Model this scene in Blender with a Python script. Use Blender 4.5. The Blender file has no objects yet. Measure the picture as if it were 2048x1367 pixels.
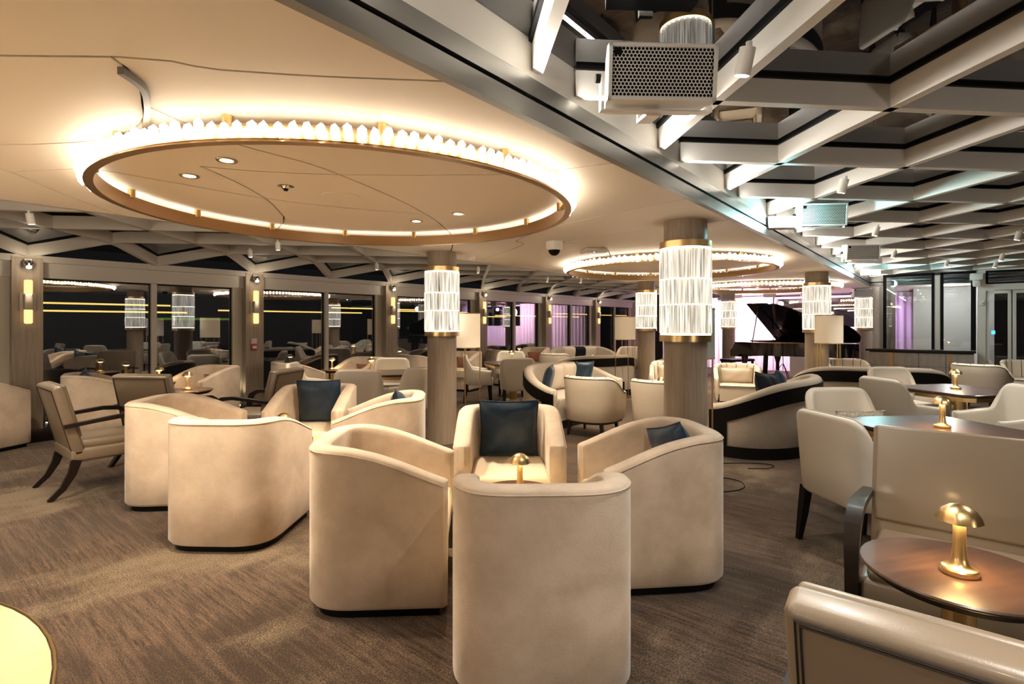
import bpy, bmesh, math, random
from mathutils import Vector, Matrix

random.seed(7)
scene = bpy.context.scene
COL = scene.collection
PI = math.pi

# ------------------------------------------------------------------ camera, world, exposure
cam_d = bpy.data.cameras.new('camera')
cam_d.sensor_width = 36.0
cam_d.lens = 1060.0 / 2048.0 * 36.0
cam_d.shift_y = -(683.5 - 647.0) / 2048.0
cam_d.clip_start = 0.05
cam_d.clip_end = 300
cam = bpy.data.objects.new('camera', cam_d)
COL.objects.link(cam)
cam.location = (0, 0, 1.45)
cam.rotation_euler = (PI / 2, 0, 0)
scene.camera = cam

world = bpy.data.worlds.new('night')
scene.world = world
world.use_nodes = True
world.node_tree.nodes['Background'].inputs[0].default_value = (0.0022, 0.0021, 0.0021, 1)
world.node_tree.nodes['Background'].inputs[1].default_value = 1.0

scene.view_settings.view_transform = 'Standard'
scene.view_settings.look = 'None'
scene.view_settings.exposure = 1.52
scene.view_settings.gamma = 1.0
scene.view_settings.use_curve_mapping = False

scene.cycles.max_bounces = 8
scene.cycles.diffuse_bounces = 4
scene.cycles.glossy_bounces = 3
scene.cycles.transparent_max_bounces = 12
scene.cycles.caustics_reflective = False
scene.cycles.caustics_refractive = False
scene.cycles.sample_clamp_indirect = 6.0
scene.cycles.adaptive_threshold = 0.03

# the ship's axes: t runs across the deck (to starboard), s runs along it
ANG = math.radians(39.2)
CA, SA = math.cos(ANG), math.sin(ANG)
def XY(t, s):
    return (CA * t + SA * s, -SA * t + CA * s)
DIR_S = (SA, CA)
DIR_T = (CA, -SA)
def face(dx, dy):
    return math.atan2(-dx, dy)

# ------------------------------------------------------------------ materials
def _nt(name):
    m = bpy.data.materials.new(name)
    m.use_nodes = True
    nt = m.node_tree
    return m, nt, nt.nodes['Principled BSDF']

def mat(name, col, rough=0.5, metal=0.0, coat=0.0, sheen=0.0, emit=None, estr=0.0, spec=0.5,
        noise=None, bump=None, stretch=(1, 1, 1), col2=None, detail=4.0, ramp=(0.35, 0.65), brough=None):
    """noise = scale of colour variation to col2; bump = (scale, strength)"""
    m, nt, b = _nt(name)
    b.inputs['Base Color'].default_value = (*col, 1)
    b.inputs['Roughness'].default_value = rough
    b.inputs['Metallic'].default_value = metal
    b.inputs['Coat Weight'].default_value = coat
    b.inputs['Coat Roughness'].default_value = 0.12
    b.inputs['Sheen Weight'].default_value = sheen
    b.inputs['Sheen Roughness'].default_value = 0.4
    b.inputs['Specular IOR Level'].default_value = spec
    if emit:
        b.inputs['Emission Color'].default_value = (*emit, 1)
        b.inputs['Emission Strength'].default_value = estr
    if noise or bump:
        tc = nt.nodes.new('ShaderNodeTexCoord')
        mp = nt.nodes.new('ShaderNodeMapping')
        mp.inputs['Scale'].default_value = stretch
        nt.links.new(tc.outputs['Object'], mp.inputs['Vector'])
    if noise:
        n = nt.nodes.new('ShaderNodeTexNoise')
        n.inputs['Scale'].default_value = noise
        n.inputs['Detail'].default_value = detail
        n.inputs['Roughness'].default_value = 0.6
        nt.links.new(mp.outputs[0], n.inputs['Vector'])
        r = nt.nodes.new('ShaderNodeValToRGB')
        r.color_ramp.elements[0].position = ramp[0]
        r.color_ramp.elements[1].position = ramp[1]
        r.color_ramp.elements[0].color = (*col, 1)
        r.color_ramp.elements[1].color = (*(col2 or tuple(c * 0.8 for c in col)), 1)
        nt.links.new(n.outputs['Fac'], r.inputs['Fac'])
        nt.links.new(r.outputs['Color'], b.inputs['Base Color'])
        if brough:
            mr = nt.nodes.new('ShaderNodeMapRange')
            mr.inputs['To Min'].default_value = brough[0]
            mr.inputs['To Max'].default_value = brough[1]
            nt.links.new(n.outputs['Fac'], mr.inputs['Value'])
            nt.links.new(mr.outputs['Result'], b.inputs['Roughness'])
    if bump:
        n2 = nt.nodes.new('ShaderNodeTexNoise')
        n2.inputs['Scale'].default_value = bump[0]
        n2.inputs['Detail'].default_value = 3.0
        nt.links.new(mp.outputs[0], n2.inputs['Vector'])
        bp = nt.nodes.new('ShaderNodeBump')
        bp.inputs['Strength'].default_value = bump[1]
        bp.inputs['Distance'].default_value = 0.004
        nt.links.new(n2.outputs['Fac'], bp.inputs['Height'])
        nt.links.new(bp.outputs['Normal'], b.inputs['Normal'])
    return m

def emis(name, col, strength):
    m = bpy.data.materials.new(name)
    m.use_nodes = True
    nt = m.node_tree
    nt.nodes.remove(nt.nodes['Principled BSDF'])
    e = nt.nodes.new('ShaderNodeEmission')
    e.inputs[0].default_value = (*col, 1)
    e.inputs[1].default_value = strength
    nt.links.new(e.outputs[0], nt.nodes['Material Output'].inputs[0])
    return m

def glass_sheet(name, tint, ior, rough=0.0):
    m = bpy.data.materials.new(name)
    m.use_nodes = True
    nt = m.node_tree
    nt.nodes.remove(nt.nodes['Principled BSDF'])
    tr = nt.nodes.new('ShaderNodeBsdfTransparent')
    tr.inputs[0].default_value = (*tint, 1)
    gl = nt.nodes.new('ShaderNodeBsdfGlossy')
    gl.inputs['Roughness'].default_value = rough
    gl.inputs[0].default_value = (0.95, 0.96, 1.0, 1)
    fr = nt.nodes.new('ShaderNodeFresnel')
    # same reflectance from both sides of a pane: undo the node's 1/ior on back faces
    ge = nt.nodes.new('ShaderNodeNewGeometry')
    mrr = nt.nodes.new('ShaderNodeMapRange')
    mrr.inputs['To Min'].default_value = ior
    mrr.inputs['To Max'].default_value = 1.0 / ior
    nt.links.new(ge.outputs['Backfacing'], mrr.inputs['Value'])
    nt.links.new(mrr.outputs['Result'], fr.inputs[0])
    mx = nt.nodes.new('ShaderNodeMixShader')
    nt.links.new(fr.outputs[0], mx.inputs[0])
    nt.links.new(tr.outputs[0], mx.inputs[1])
    nt.links.new(gl.outputs[0], mx.inputs[2])
    nt.links.new(mx.outputs[0], nt.nodes['Material Output'].inputs[0])
    return m

WARM = (1.0, 0.80, 0.56)
MT = {}
MT['velvet'] = mat('cream_velvet', (0.64, 0.515, 0.395), 0.85, sheen=0.35, noise=5.0, col2=(0.50, 0.39, 0.285), bump=(170, 0.35), ramp=(0.38, 0.68))
MT['velvet_seat'] = mat('cream_velvet_seat', (0.70, 0.58, 0.43), 0.85, sheen=0.3, bump=(170, 0.25))
MT['leather'] = mat('bronze_leather', (0.225, 0.168, 0.112), 0.36, coat=0.15, bump=(420, 0.08), spec=0.6)
MT['hide'] = mat('ivory_faux_leather', (0.62, 0.56, 0.475), 0.42, bump=(380, 0.08))
MT['hide_warm'] = mat('cream_faux_leather', (0.66, 0.57, 0.45), 0.45, bump=(380, 0.08))
MT['weave'] = mat('oatmeal_weave', (0.52, 0.45, 0.37), 0.9, noise=140, col2=(0.40, 0.34, 0.27), bump=(260, 0.4), stretch=(1, 1, 0.4))
MT['black_trim'] = mat('black_brown_trim', (0.006, 0.0045, 0.004), 0.6, spec=0.15)
MT['piping'] = mat('dark_brown_piping', (0.02, 0.013, 0.010), 0.5)
MT['navy'] = mat('navy_satin', (0.011, 0.026, 0.050), 0.36, sheen=0.12, spec=0.35, bump=(14, 0.6), noise=9, col2=(0.018, 0.040, 0.070))
MT['black_cloth'] = mat('black_satin', (0.006, 0.007, 0.013), 0.6, sheen=0.05, spec=0.2, bump=(14, 0.5))
MT['beige_cloth'] = mat('beige_satin', (0.60, 0.52, 0.42), 0.5, sheen=0.2, bump=(16, 0.6))
MT['mauve'] = mat('mauve_satin', (0.20, 0.085, 0.065), 0.5, sheen=0.3, bump=(14, 0.5))
MT['silver_cloth'] = mat('silver_jacquard', (0.50, 0.47, 0.42), 0.35, noise=60, col2=(0.25, 0.22, 0.19), bump=(60, 0.7))
MT['darkwood'] = mat('dark_stained_wood', (0.014, 0.008, 0.0055), 0.36, spec=0.3, coat=0.05, noise=7, col2=(0.012, 0.007, 0.005), stretch=(6, 6, 1))
MT['black_leg'] = mat('black_lacquer', (0.004, 0.0035, 0.0035), 0.4, spec=0.2)
MT['walnut'] = mat('walnut_veneer', (0.075, 0.038, 0.025), 0.30, coat=0.15, noise=3.2, col2=(0.035, 0.018, 0.012), stretch=(1, 9, 1), detail=8, ramp=(0.3, 0.7))
MT['brass'] = mat('brushed_brass', (0.72, 0.50, 0.23), 0.30, metal=1.0)
MT['bronze'] = mat('bronze_metal', (0.52, 0.35, 0.19), 0.34, metal=1.0)
MT['veneer'] = mat('taupe_veneer', (0.36, 0.285, 0.215), 0.5, noise=5.0, col2=(0.27, 0.21, 0.155), stretch=(9, 9, 0.5), detail=6)
MT['ceil'] = mat('ceiling_paint', (0.86, 0.75, 0.62), 0.6)
MT['soffit'] = mat('white_soffit', (0.80, 0.76, 0.70), 0.55)
MT['lattice'] = mat('lattice_paint', (0.50, 0.455, 0.395), 0.45)
MT['lattice_w'] = mat('lattice_paint_light', (0.74, 0.70, 0.64), 0.4)
MT['alu'] = mat('grey_aluminium', (0.20, 0.19, 0.175), 0.35, metal=0.6)
MT['black'] = mat('matt_black', (0.004, 0.004, 0.004), 0.6, spec=0.15)
MT['rubber'] = mat('black_gasket', (0.003, 0.003, 0.003), 0.5, spec=0.15)
MT['white_metal'] = mat('white_powder_coat', (0.75, 0.71, 0.65), 0.4)
MT['white_plastic'] = mat('white_plastic', (0.80, 0.77, 0.72), 0.35)
MT['chrome'] = mat('chrome', (0.75, 0.72, 0.68), 0.12, metal=1.0)
MT['piano'] = mat('piano_black', (0.006, 0.004, 0.004), 0.08, coat=0.5)
MT['piano_plate'] = mat('bronze_plate', (0.22, 0.12, 0.05), 0.4, metal=0.7)
MT['ivory'] = mat('ivory_keys', (0.8, 0.77, 0.7), 0.3)
MT['curtain'] = mat('white_curtain', (0.80, 0.76, 0.74), 0.85)
MT['marble'] = mat('cream_marble', (0.56, 0.46, 0.29), 0.2, noise=1.6, col2=(0.48, 0.38, 0.22), detail=8, ramp=(0.45, 0.8))
MT['stonefront'] = mat('grey_beige_stone', (0.50, 0.44, 0.39), 0.5, noise=4, col2=(0.40, 0.345, 0.30), stretch=(3, 3, 0.7), detail=6)
MT['wall'] = mat('dark_bulkhead', (0.05, 0.042, 0.035), 0.5)
MT['metal_post'] = mat('champagne_post', (0.45, 0.39, 0.30), 0.45, metal=0.25)
MT['window_glass'] = glass_sheet('window_glass', (0.75, 0.76, 0.75), 2.7)
MT['roof_glass'] = glass_sheet('roof_glass', (0.45, 0.46, 0.45), 2.6)
MT['screen_glass'] = glass_sheet('screen_glass', (0.75, 0.78, 0.78), 1.7)
MT['crystal'] = emis('lit_crystal', (1.0, 0.86, 0.68), 4.0)
MT['sconce_glow'] = emis('sconce_glow', (1.0, 0.62, 0.26), 0.55)
MT['bulb'] = emis('bulb_glow', (1.0, 0.72, 0.38), 30.0)
MT['lamp_disc'] = emis('table_lamp_light', (1.0, 0.68, 0.30), 170.0)
MT['down_disc'] = emis('downlight_glow', (1.0, 0.83, 0.62), 12.0)
MT['spot_disc'] = emis('spotlight_glow', (1.0, 0.88, 0.68), 14.0)
MT['led_white'] = emis('led_white', (0.85, 0.97, 1.0), 16.0)
MT['led_ring'] = emis('sleeve_led', (1.0, 0.86, 0.66), 5.0)
MT['blue_led'] = emis('blue_led', (0.15, 0.3, 1.0), 4.0)
MT['shore'] = emis('light_trail', (1.0, 0.60, 0.16), 1.2)
MT['trail_g'] = emis('light_trail_green', (0.25, 0.5, 0.06), 0.2)
MT['blue_sign'] = emis('blue_sign', (0.05, 0.4, 0.9), 2.0)
MT['red'] = mat('red_plastic', (0.45, 0.06, 0.05), 0.4)
MT['pinkplate'] = mat('pink_white_plate', (0.75, 0.55, 0.52), 0.4)

def shade_mat(name, col, lit):
    m, nt, b = _nt(name)
    b.inputs['Base Color'].default_value = (*col, 1)
    b.inputs['Roughness'].default_value = 0.8
    if lit:
        b.inputs['Emission Color'].default_value = (1.0, 0.70, 0.40, 1)
        b.inputs['Emission Strength'].default_value = lit
    return m
MT['shade_lit'] = shade_mat('lit_linen_shade', (0.72, 0.66, 0.55), 0.09)
MT['shade_bright'] = shade_mat('bright_linen_shade', (0.80, 0.77, 0.70), 0.2)
MT['shade_off'] = shade_mat('unlit_linen_shade', (0.62, 0.62, 0.57), 0.0)

def rod_mat():
    m = bpy.data.materials.new('lit_glass_rod')
    m.use_nodes = True
    nt = m.node_tree
    nt.nodes.remove(nt.nodes['Principled BSDF'])
    tc = nt.nodes.new('ShaderNodeTexCoord')
    mp = nt.nodes.new('ShaderNodeMapping')
    mp.inputs['Scale'].default_value = (60, 60, 2.5)
    oi = nt.nodes.new('ShaderNodeObjectInfo')
    nz = nt.nodes.new('ShaderNodeTexNoise')
    nz.inputs['Scale'].default_value = 1.0
    nz.inputs['Detail'].default_value = 4
    nz.noise_dimensions = '4D'
    nt.links.new(tc.outputs['Object'], mp.inputs[0])
    nt.links.new(mp.outputs[0], nz.inputs['Vector'])
    ml = nt.nodes.new('ShaderNodeMath'); ml.operation = 'MULTIPLY'; ml.inputs[1].default_value = 50
    nt.links.new(oi.outputs['Random'], ml.inputs[0])
    nt.links.new(ml.outputs[0], nz.inputs['W'])
    mr = nt.nodes.new('ShaderNodeMapRange')
    mr.inputs['From Min'].default_value = 0.35
    mr.inputs['From Max'].default_value = 0.68
    mr.inputs['To Min'].default_value = 0.05
    mr.inputs['To Max'].default_value = 0.9
    nt.links.new(nz.outputs['Fac'], mr.inputs['Value'])
    em = nt.nodes.new('ShaderNodeEmission')
    em.inputs[0].default_value = (1.0, 0.90, 0.74, 1)
    nt.links.new(mr.outputs['Result'], em.inputs[1])
    tr = nt.nodes.new('ShaderNodeBsdfTransparent')
    tr.inputs[0].default_value = (0.9, 0.9, 0.88, 1)
    gl = nt.nodes.new('ShaderNodeBsdfGlossy')
    gl.inputs['Roughness'].default_value = 0.06
    m1 = nt.nodes.new('ShaderNodeMixShader'); m1.inputs[0].default_value = 0.5
    m2 = nt.nodes.new('ShaderNodeMixShader'); m2.inputs[0].default_value = 0.10
    nt.links.new(tr.outputs[0], m1.inputs[1]); nt.links.new(em.outputs[0], m1.inputs[2])
    nt.links.new(m1.outputs[0], m2.inputs[1]); nt.links.new(gl.outputs[0], m2.inputs[2])
    nt.links.new(m2.outputs[0], nt.nodes['Material Output'].inputs[0])
    return m
MT['rod'] = rod_mat()

def carpet_mat():
    m, nt, b = _nt('abrash_carpet')
    b.inputs['Roughness'].default_value = 0.95
    b.inputs['Specular IOR Level'].default_value = 0.1
    b.inputs['Sheen Weight'].default_value = 0.15
    L = nt.links.new
    tc = nt.nodes.new('ShaderNodeTexCoord')
    def noise(scale, stretch, rot=0.0, detail=5, rough=0.6, off=(0, 0, 0)):
        mp = nt.nodes.new('ShaderNodeMapping')
        mp.inputs['Scale'].default_value = stretch
        mp.inputs['Rotation'].default_value = (0, 0, rot)
        mp.inputs['Location'].default_value = off
        L(tc.outputs['Object'], mp.inputs[0])
        n = nt.nodes.new('ShaderNodeTexNoise')
        n.inputs['Scale'].default_value = scale
        n.inputs['Detail'].default_value = detail
        n.inputs['Roughness'].default_value = rough
        L(mp.outputs[0], n.inputs['Vector'])
        return n.outputs['Fac']
    def ramp(src, a, c0, e, c1):
        r = nt.nodes.new('ShaderNodeValToRGB')
        r.color_ramp.elements[0].position = a
        r.color_ramp.elements[1].position = e
        r.color_ramp.elements[0].color = (*c0, 1)
        r.color_ramp.elements[1].color = (*c1, 1)
        L(src, r.inputs[0])
        return r.outputs[0]
    def mix(fac, a, c):
        x = nt.nodes.new('ShaderNodeMix'); x.data_type = 'RGBA'
        L(fac, x.inputs[0]); L(a, x.inputs[6]); L(c, x.inputs[7])
        return x.outputs[2]
    # streaks run across the deck (along t), pale worn patches run along it
    streak = noise(1.0, (4.5, 62, 1), 0.0, 6, 0.85)
    finen = noise(1.0, (95, 150, 1), 0.0, 4, 0.95, (1, 1, 0))
    def ragged(a, k):
        m_ = nt.nodes.new('ShaderNodeMath'); m_.operation = 'MULTIPLY_ADD'; m_.inputs[1].default_value = k
        L(finen, m_.inputs[0]); L(a, m_.inputs[2])
        m2_ = nt.nodes.new('ShaderNodeMath'); m2_.operation = 'SUBTRACT'; m2_.inputs[1].default_value = k / 2
        L(m_.outputs[0], m2_.inputs[0]); return m2_.outputs[0]
    streak2 = noise(1.0, (0.9, 19, 1), 0.0, 4, 0.7, (5, 2, 0))
    grain = noise(1.0, (70, 190, 1), 0.0, 4, 0.85)
    patch = noise(0.62, (1.5, 0.75, 1), -0.25, 6, 0.62)
    patch2 = noise(0.8, (0.8, 1.2, 1), 0.5, 6, 0.66, (3, 7, 0))
    base = ramp(ragged(streak, 0.35), 0.42, (0.040, 0.027, 0.018), 0.64, (0.27, 0.19, 0.135))
    band = ramp(grain, 0.30, (0.055, 0.038, 0.028), 0.66, (0.33, 0.245, 0.18))
    pale = ramp(grain, 0.28, (0.09, 0.072, 0.052), 0.58, (0.44, 0.375, 0.28))
    dark = ramp(grain, 0.32, (0.026, 0.018, 0.012), 0.70, (0.14, 0.098, 0.068))
    f0 = ramp(ragged(streak2, 0.3), 0.50, (0, 0, 0), 0.66, (0.8, 0.8, 0.8))
    f1 = ramp(ragged(patch, 0.35), 0.52, (0, 0, 0), 0.61, (0.92, 0.92, 0.92))
    f2 = ramp(ragged(patch2, 0.3), 0.48, (0, 0, 0), 0.56, (0.9, 0.9, 0.9))
    c = mix(f2, base, dark)
    c = mix(f0, c, band)
    c = mix(f1, c, pale)
    fine = ramp(finen, 0.37, (0.08, 0.062, 0.048), 0.62, (0.84, 0.73, 0.62))
    mul = nt.nodes.new('ShaderNodeMix'); mul.data_type = 'RGBA'; mul.blend_type = 'MULTIPLY'; mul.inputs[0].default_value = 1.0
    L(c, mul.inputs[6]); L(fine, mul.inputs[7]); c = mul.outputs[2]
    L(c, b.inputs['Base Color'])
    bp = nt.nodes.new('ShaderNodeBump'); bp.inputs['Strength'].default_value = 0.4; bp.inputs['Distance'].default_value = 0.003
    L(grain, bp.inputs['Height']); L(bp.outputs[0], b.inputs['Normal'])
    return m
MT['carpet'] = carpet_mat()

# ------------------------------------------------------------------ mesh helpers
class MB:
    def __init__(s):
        s.v = []; s.f = []
    def add(s, vs, fs, M=None):
        o = len(s.v)
        s.v += [tuple(M @ Vector(p)) if M is not None else tuple(p) for p in vs]
        s.f += [tuple(i + o for i in f) for f in fs]
        return s
    def box(s, x0, x1, y0, y1, z0, z1, M=None):
        v = [(x0, y0, z0), (x1, y0, z0), (x1, y1, z0), (x0, y1, z0), (x0, y0, z1), (x1, y0, z1), (x1, y1, z1), (x0, y1, z1)]
        return s.add(v, [(3, 2, 1, 0), (4, 5, 6, 7), (0, 1, 5, 4), (1, 2, 6, 5), (2, 3, 7, 6), (3, 0, 4, 7)], M)
    def rbox(s, x0, x1, y0, y1, z0, z1, r=0.01, seg=2, M=None):
        bm = bmesh.new()
        bmesh.ops.create_cube(bm, size=1)
        for v in bm.verts:
            v.co = ((x0 + x1) / 2 + v.co.x * (x1 - x0), (y0 + y1) / 2 + v.co.y * (y1 - y0), (z0 + z1) / 2 + v.co.z * (z1 - z0))
        bmesh.ops.bevel(bm, geom=bm.edges[:], offset=r, segments=seg, profile=0.5, affect='EDGES')
        bm.verts.index_update()
        s.add([tuple(v.co) for v in bm.verts], [tuple(v.index for v in f.verts) for f in bm.faces], M)
        bm.free()
        return s
    def prism(s, poly, z0, z1, M=None):
        n = len(poly)
        v = [(x, y, z0) for x, y in poly] + [(x, y, z1) for x, y in poly]
        f = [tuple(range(n - 1, -1, -1)), tuple(range(n, 2 * n))]
        f += [(i, (i + 1) % n, n + (i + 1) % n, n + i) for i in range(n)]
        return s.add(v, f, M)
    def lathe(s, prof, n=24, M=None, closed=False):
        v = []; f = []
        for r, z in prof:
            for k in range(n):
                a = 2 * PI * k / n
                v.append((r * math.cos(a), r * math.sin(a), z))
        m = len(prof)
        for i in range(m if closed else m - 1):
            j = (i + 1) % m
            for k in range(n):
                k2 = (k + 1) % n
                f.append((i * n + k, i * n + k2, j * n + k2, j * n + k))
        if not closed:
            if prof[0][0] > 1e-5: f.append(tuple(range(n - 1, -1, -1)))
            if prof[-1][0] > 1e-5: f.append(tuple((m - 1) * n + k for k in range(n)))
        return s.add(v, f, M)
    def cyl(s, r, z0, z1, n=20, M=None, r2=None):
        return s.lathe([(r, z0), (r if r2 is None else r2, z1)], n, M)
    def tube(s, pts, r, n=8, M=None, cap=True, rads=None):
        P = [Vector(p) for p in pts]
        v = []; f = []
        up = Vector((0, 0, 1))
        for i, p in enumerate(P):
            d = (P[min(i + 1, len(P) - 1)] - P[max(i - 1, 0)]).normalized()
            a = d.cross(up)
            if a.length < 1e-3: a = d.cross(Vector((0, 1, 0)))
            a.normalize(); b = a.cross(d)
            rr = rads[i] if rads else r
            for k in range(n):
                t = 2 * PI * k / n
                v.append(tuple(p + a * math.cos(t) * rr + b * math.sin(t) * rr))
        for i in range(len(P) - 1):
            for k in range(n):
                k2 = (k + 1) % n
                f.append((i * n + k, i * n + k2, (i + 1) * n + k2, (i + 1) * n + k))
        if cap:
            f.append(tuple(range(n - 1, -1, -1))); f.append(tuple((len(P) - 1) * n + k for k in range(n)))
        return s.add(v, f, M)
    def bar(s, pts, w, h, side=None, M=None):
        """rectangular section swept along pts; side = constant sideways vector, w along it"""
        P = [Vector(p) for p in pts]
        v = []; f = []
        for i, p in enumerate(P):
            d = (P[min(i + 1, len(P) - 1)] - P[max(i - 1, 0)]).normalized()
            a = Vector(side) if side else d.cross(Vector((0, 0, 1))).normalized()
            b = a.cross(d).normalized()
            ww = w[i] if isinstance(w, (list, tuple)) else w
            hh = h[i] if isinstance(h, (list, tuple)) else h
            for x, y in ((-1, -1), (1, -1), (1, 1), (-1, 1)):
                v.append(tuple(p + a * ww / 2 * x + b * hh / 2 * y))
        for i in range(len(P) - 1):
            for k in range(4):
                k2 = (k + 1) % 4
                f.append((i * 4 + k, i * 4 + k2, i * 4 + 4 + k2, i * 4 + 4 + k))
        f.append((3, 2, 1, 0)); f.append(tuple((len(P) - 1) * 4 + k for k in range(4)))
        return s.add(v, f, M)
    def grid(s, rows, closed_u=False, M=None):
        """rows of equal-length point lists"""
        n = len(rows[0]); v = [p for r in rows for p in r]; f = []
        for i in range(len(rows) - 1):
            for k in range(n if closed_u else n - 1):
                k2 = (k + 1) % n
                f.append((i * n + k, i * n + k2, (i + 1) * n + k2, (i + 1) * n + k))
        return s.add(v, f, M)
    def mesh(s, name, smooth=35):
        me = bpy.data.meshes.new(name)
        me.from_pydata(s.v, [], s.f)
        bm = bmesh.new(); bm.from_mesh(me)
        bmesh.ops.recalc_face_normals(bm, faces=bm.faces[:])
        bm.to_mesh(me); bm.free()
        if smooth:
            me.shade_smooth(); me.set_sharp_from_angle(angle=math.radians(smooth))
        return me

def T(x, y, z): return Matrix.Translation((x, y, z))
def RZ(a): return Matrix.Rotation(a, 4, 'Z')
def RX(a): return Matrix.Rotation(a, 4, 'X')
def RY(a): return Matrix.Rotation(a, 4, 'Y')

def link(name, me, m, parent=None, loc=(0, 0, 0), rot=(0, 0, 0)):
    o = bpy.data.objects.new(name, me)
    COL.objects.link(o)
    if m is not None and me is not None and not me.materials:
        me.materials.append(MT[m])
    o.parent = parent
    o.location = loc
    o.rotation_euler = rot
    return o
def part(name, mb, m, parent=None, smooth=35, loc=(0, 0, 0), rot=(0, 0, 0)):
    return link(name, mb.mesh(name, smooth), m, parent, loc, rot)
def tag(o, label=None, cat=None, group=None, kind=None):
    if label: o['label'] = label
    if cat: o['category'] = cat
    if group: o['group'] = group
    if kind: o['kind'] = kind
    return o
def thing(name, label, cat, loc=(0, 0, 0), rz=0.0, group=None):
    o = bpy.data.objects.new(name, None)
    o.empty_display_size = 0.1
    COL.objects.link(o)
    o.location = loc; o.rotation_euler = (0, 0, rz)
    return tag(o, label, cat, group)
def copy_tree(o, parent=None):
    c = o.copy(); COL.objects.link(c); c.parent = parent
    for ch in list(o.children):
        copy_tree(ch, c)
    return c
class Proto:
    """first call returns the prototype itself, later calls copies"""
    def __init__(s, builder): s.b = builder; s.o = None
    def __call__(s, label, loc, rz=0.0, group=None):
        if s.o is None:
            s.o = o = s.b()
        else:
            o = copy_tree(s.o)
        o.location = loc; o.rotation_euler = (0, 0, rz)
        o.scale = (1.08, 1.08, 1.0) if o.get('category') == 'chair' else (1, 1, 1)
        o['label'] = label
        if group: o['group'] = group
        return o
def ship(o):
    o.rotation_euler = (0, 0, -ANG)
    return o
def structure(name, mb, m, kind='structure', smooth=35):
    return tag(ship(part(name, mb, m, None, smooth)), kind=kind)
def sempty(name, label=None, cat=None, kind='structure'):
    o = bpy.data.objects.new(name, None); COL.objects.link(o)
    o.empty_display_size = 0.1
    return tag(ship(o), label, cat, kind=kind)

def spot(loc, target, power, size, blend=0.5, col=WARM, radius=0.03):
    d = bpy.data.lights.new('spot', 'SPOT')
    d.energy = power; d.spot_size = math.radians(size); d.spot_blend = blend; d.color = col; d.shadow_soft_size = radius
    o = bpy.data.objects.new('spot_light', d); COL.objects.link(o)
    o.location = loc
    o.rotation_euler = (Vector(target) - Vector(loc)).to_track_quat('-Z', 'Y').to_euler()
    return o
def point(loc, power, col=WARM, radius=0.03):
    d = bpy.data.lights.new('point', 'POINT'); d.energy = power; d.color = col; d.shadow_soft_size = radius
    o = bpy.data.objects.new('point_light', d); COL.objects.link(o); o.location = loc
    return o

# ------------------------------------------------------------------ heights
ZC = 2.323     # flat ceiling
ZG = 2.53      # underside of the glazed lattice, right
ZL = 2.47      # underside of the glazed lattice, left
TW = -8.9      # window wall
S0, S1 = -5.0, 18.0
EDGE_L, EDGE_R = -5.15, -1.366

# ------------------------------------------------------------------ floor
mb = MB(); mb.box(-9.3, 6.0, S0, S1 + 0.6, -0.1, 0.0)
fl = structure('floor', mb, 'carpet', smooth=0)
tag(fl, 'brown and beige streaked carpet covering the lounge floor')
mb = MB()
cx, cy = -3.25, 1.12
poly = [(cx + 1.72 * math.cos(a), cy + 1.72 * math.sin(a)) for a in [2 * PI * k / 72 for k in range(72)]]
mb.prism(poly, 0.0, 0.006)
ms = part('marble_floor_inlay', mb, 'marble', smooth=0)
tag(ms, 'round cream marble floor area at the carpet edge', kind='structure')
mb = MB()
pr = [(cx + 1.732 * math.cos(a), cy + 1.732 * math.sin(a), 0.004) for a in [2 * PI * k / 72 for k in range(73)]]
mb.tube(pr, 0.006, 6, cap=False)
part('edge_strip', mb, 'brass', ms)

# ------------------------------------------------------------------ flat ceiling, split into panels along its joints
def split_poly(poly, line):
    """split a polygon by an open polyline crossing it exactly twice"""
    def inter(a, b, c, d):
        x1, y1, x2, y2 = *a, *b; x3, y3, x4, y4 = *c, *d
        den = (x1 - x2) * (y3 - y4) - (y1 - y2) * (x3 - x4)
        if abs(den) < 1e-12: return None
        t = ((x1 - x3) * (y3 - y4) - (y1 - y3) * (x3 - x4)) / den
        u = ((x1 - x3) * (y1 - y2) - (y1 - y3) * (x1 - x2)) / den
        if 0 <= t < 1 and 0 <= u < 1: return t, u
    hits = []
    n = len(poly)
    for j in range(len(line) - 1):
        for i in range(n):
            h = inter(poly[i], poly[(i + 1) % n], line[j], line[j + 1])
            if h:
                t, u = h
                p = (poly[i][0] + t * (poly[(i + 1) % n][0] - poly[i][0]), poly[i][1] + t * (poly[(i + 1) % n][1] - poly[i][1]))
                hits.append((j + u, i + t, i, j, p))
    hits.sort()
    if len(hits) != 2: return [poly]
    (u0, e0, i0, j0, p0), (u1, e1, i1, j1, p1) = hits
    mid = [line[k] for k in range(j0 + 1, j1 + 1)]
    def walk(ea, ia, eb, ib):
        out = []
        k = (ia + 1) % n
        if ia == ib and eb > ea: return out
        while True:
            out.append(poly[k])
            if k == ib: break
            k = (k + 1) % n
        return out
    A = [p0] + mid + [p1] + walk(e1, i1, e0, i0)
    B = [p1] + mid[::-1] + [p0] + walk(e0, i0, e1, i1)
    return [A, B]
def arc_line(pts, n=24):
    """smooth (Catmull-Rom) polyline through pts"""
    P = [pts[0]] + list(pts) + [pts[-1]]
    out = []
    seg = max(2, n // (len(pts) - 1))
    for i in range(1, len(P) - 2):
        for k in range(seg):
            t = k / seg
            q = []
            for a in (0, 1):
                p0, p1, p2, p3 = P[i - 1][a], P[i][a], P[i + 1][a], P[i + 2][a]
                q.append(0.5 * (2 * p1 + (p2 - p0) * t + (2 * p0 - 5 * p1 + 4 * p2 - p3) * t * t + (3 * p1 - p0 - 3 * p2 + p3) * t ** 3))
            out.append(tuple(q))
    out.append(tuple(pts[-1]))
    return out
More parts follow.
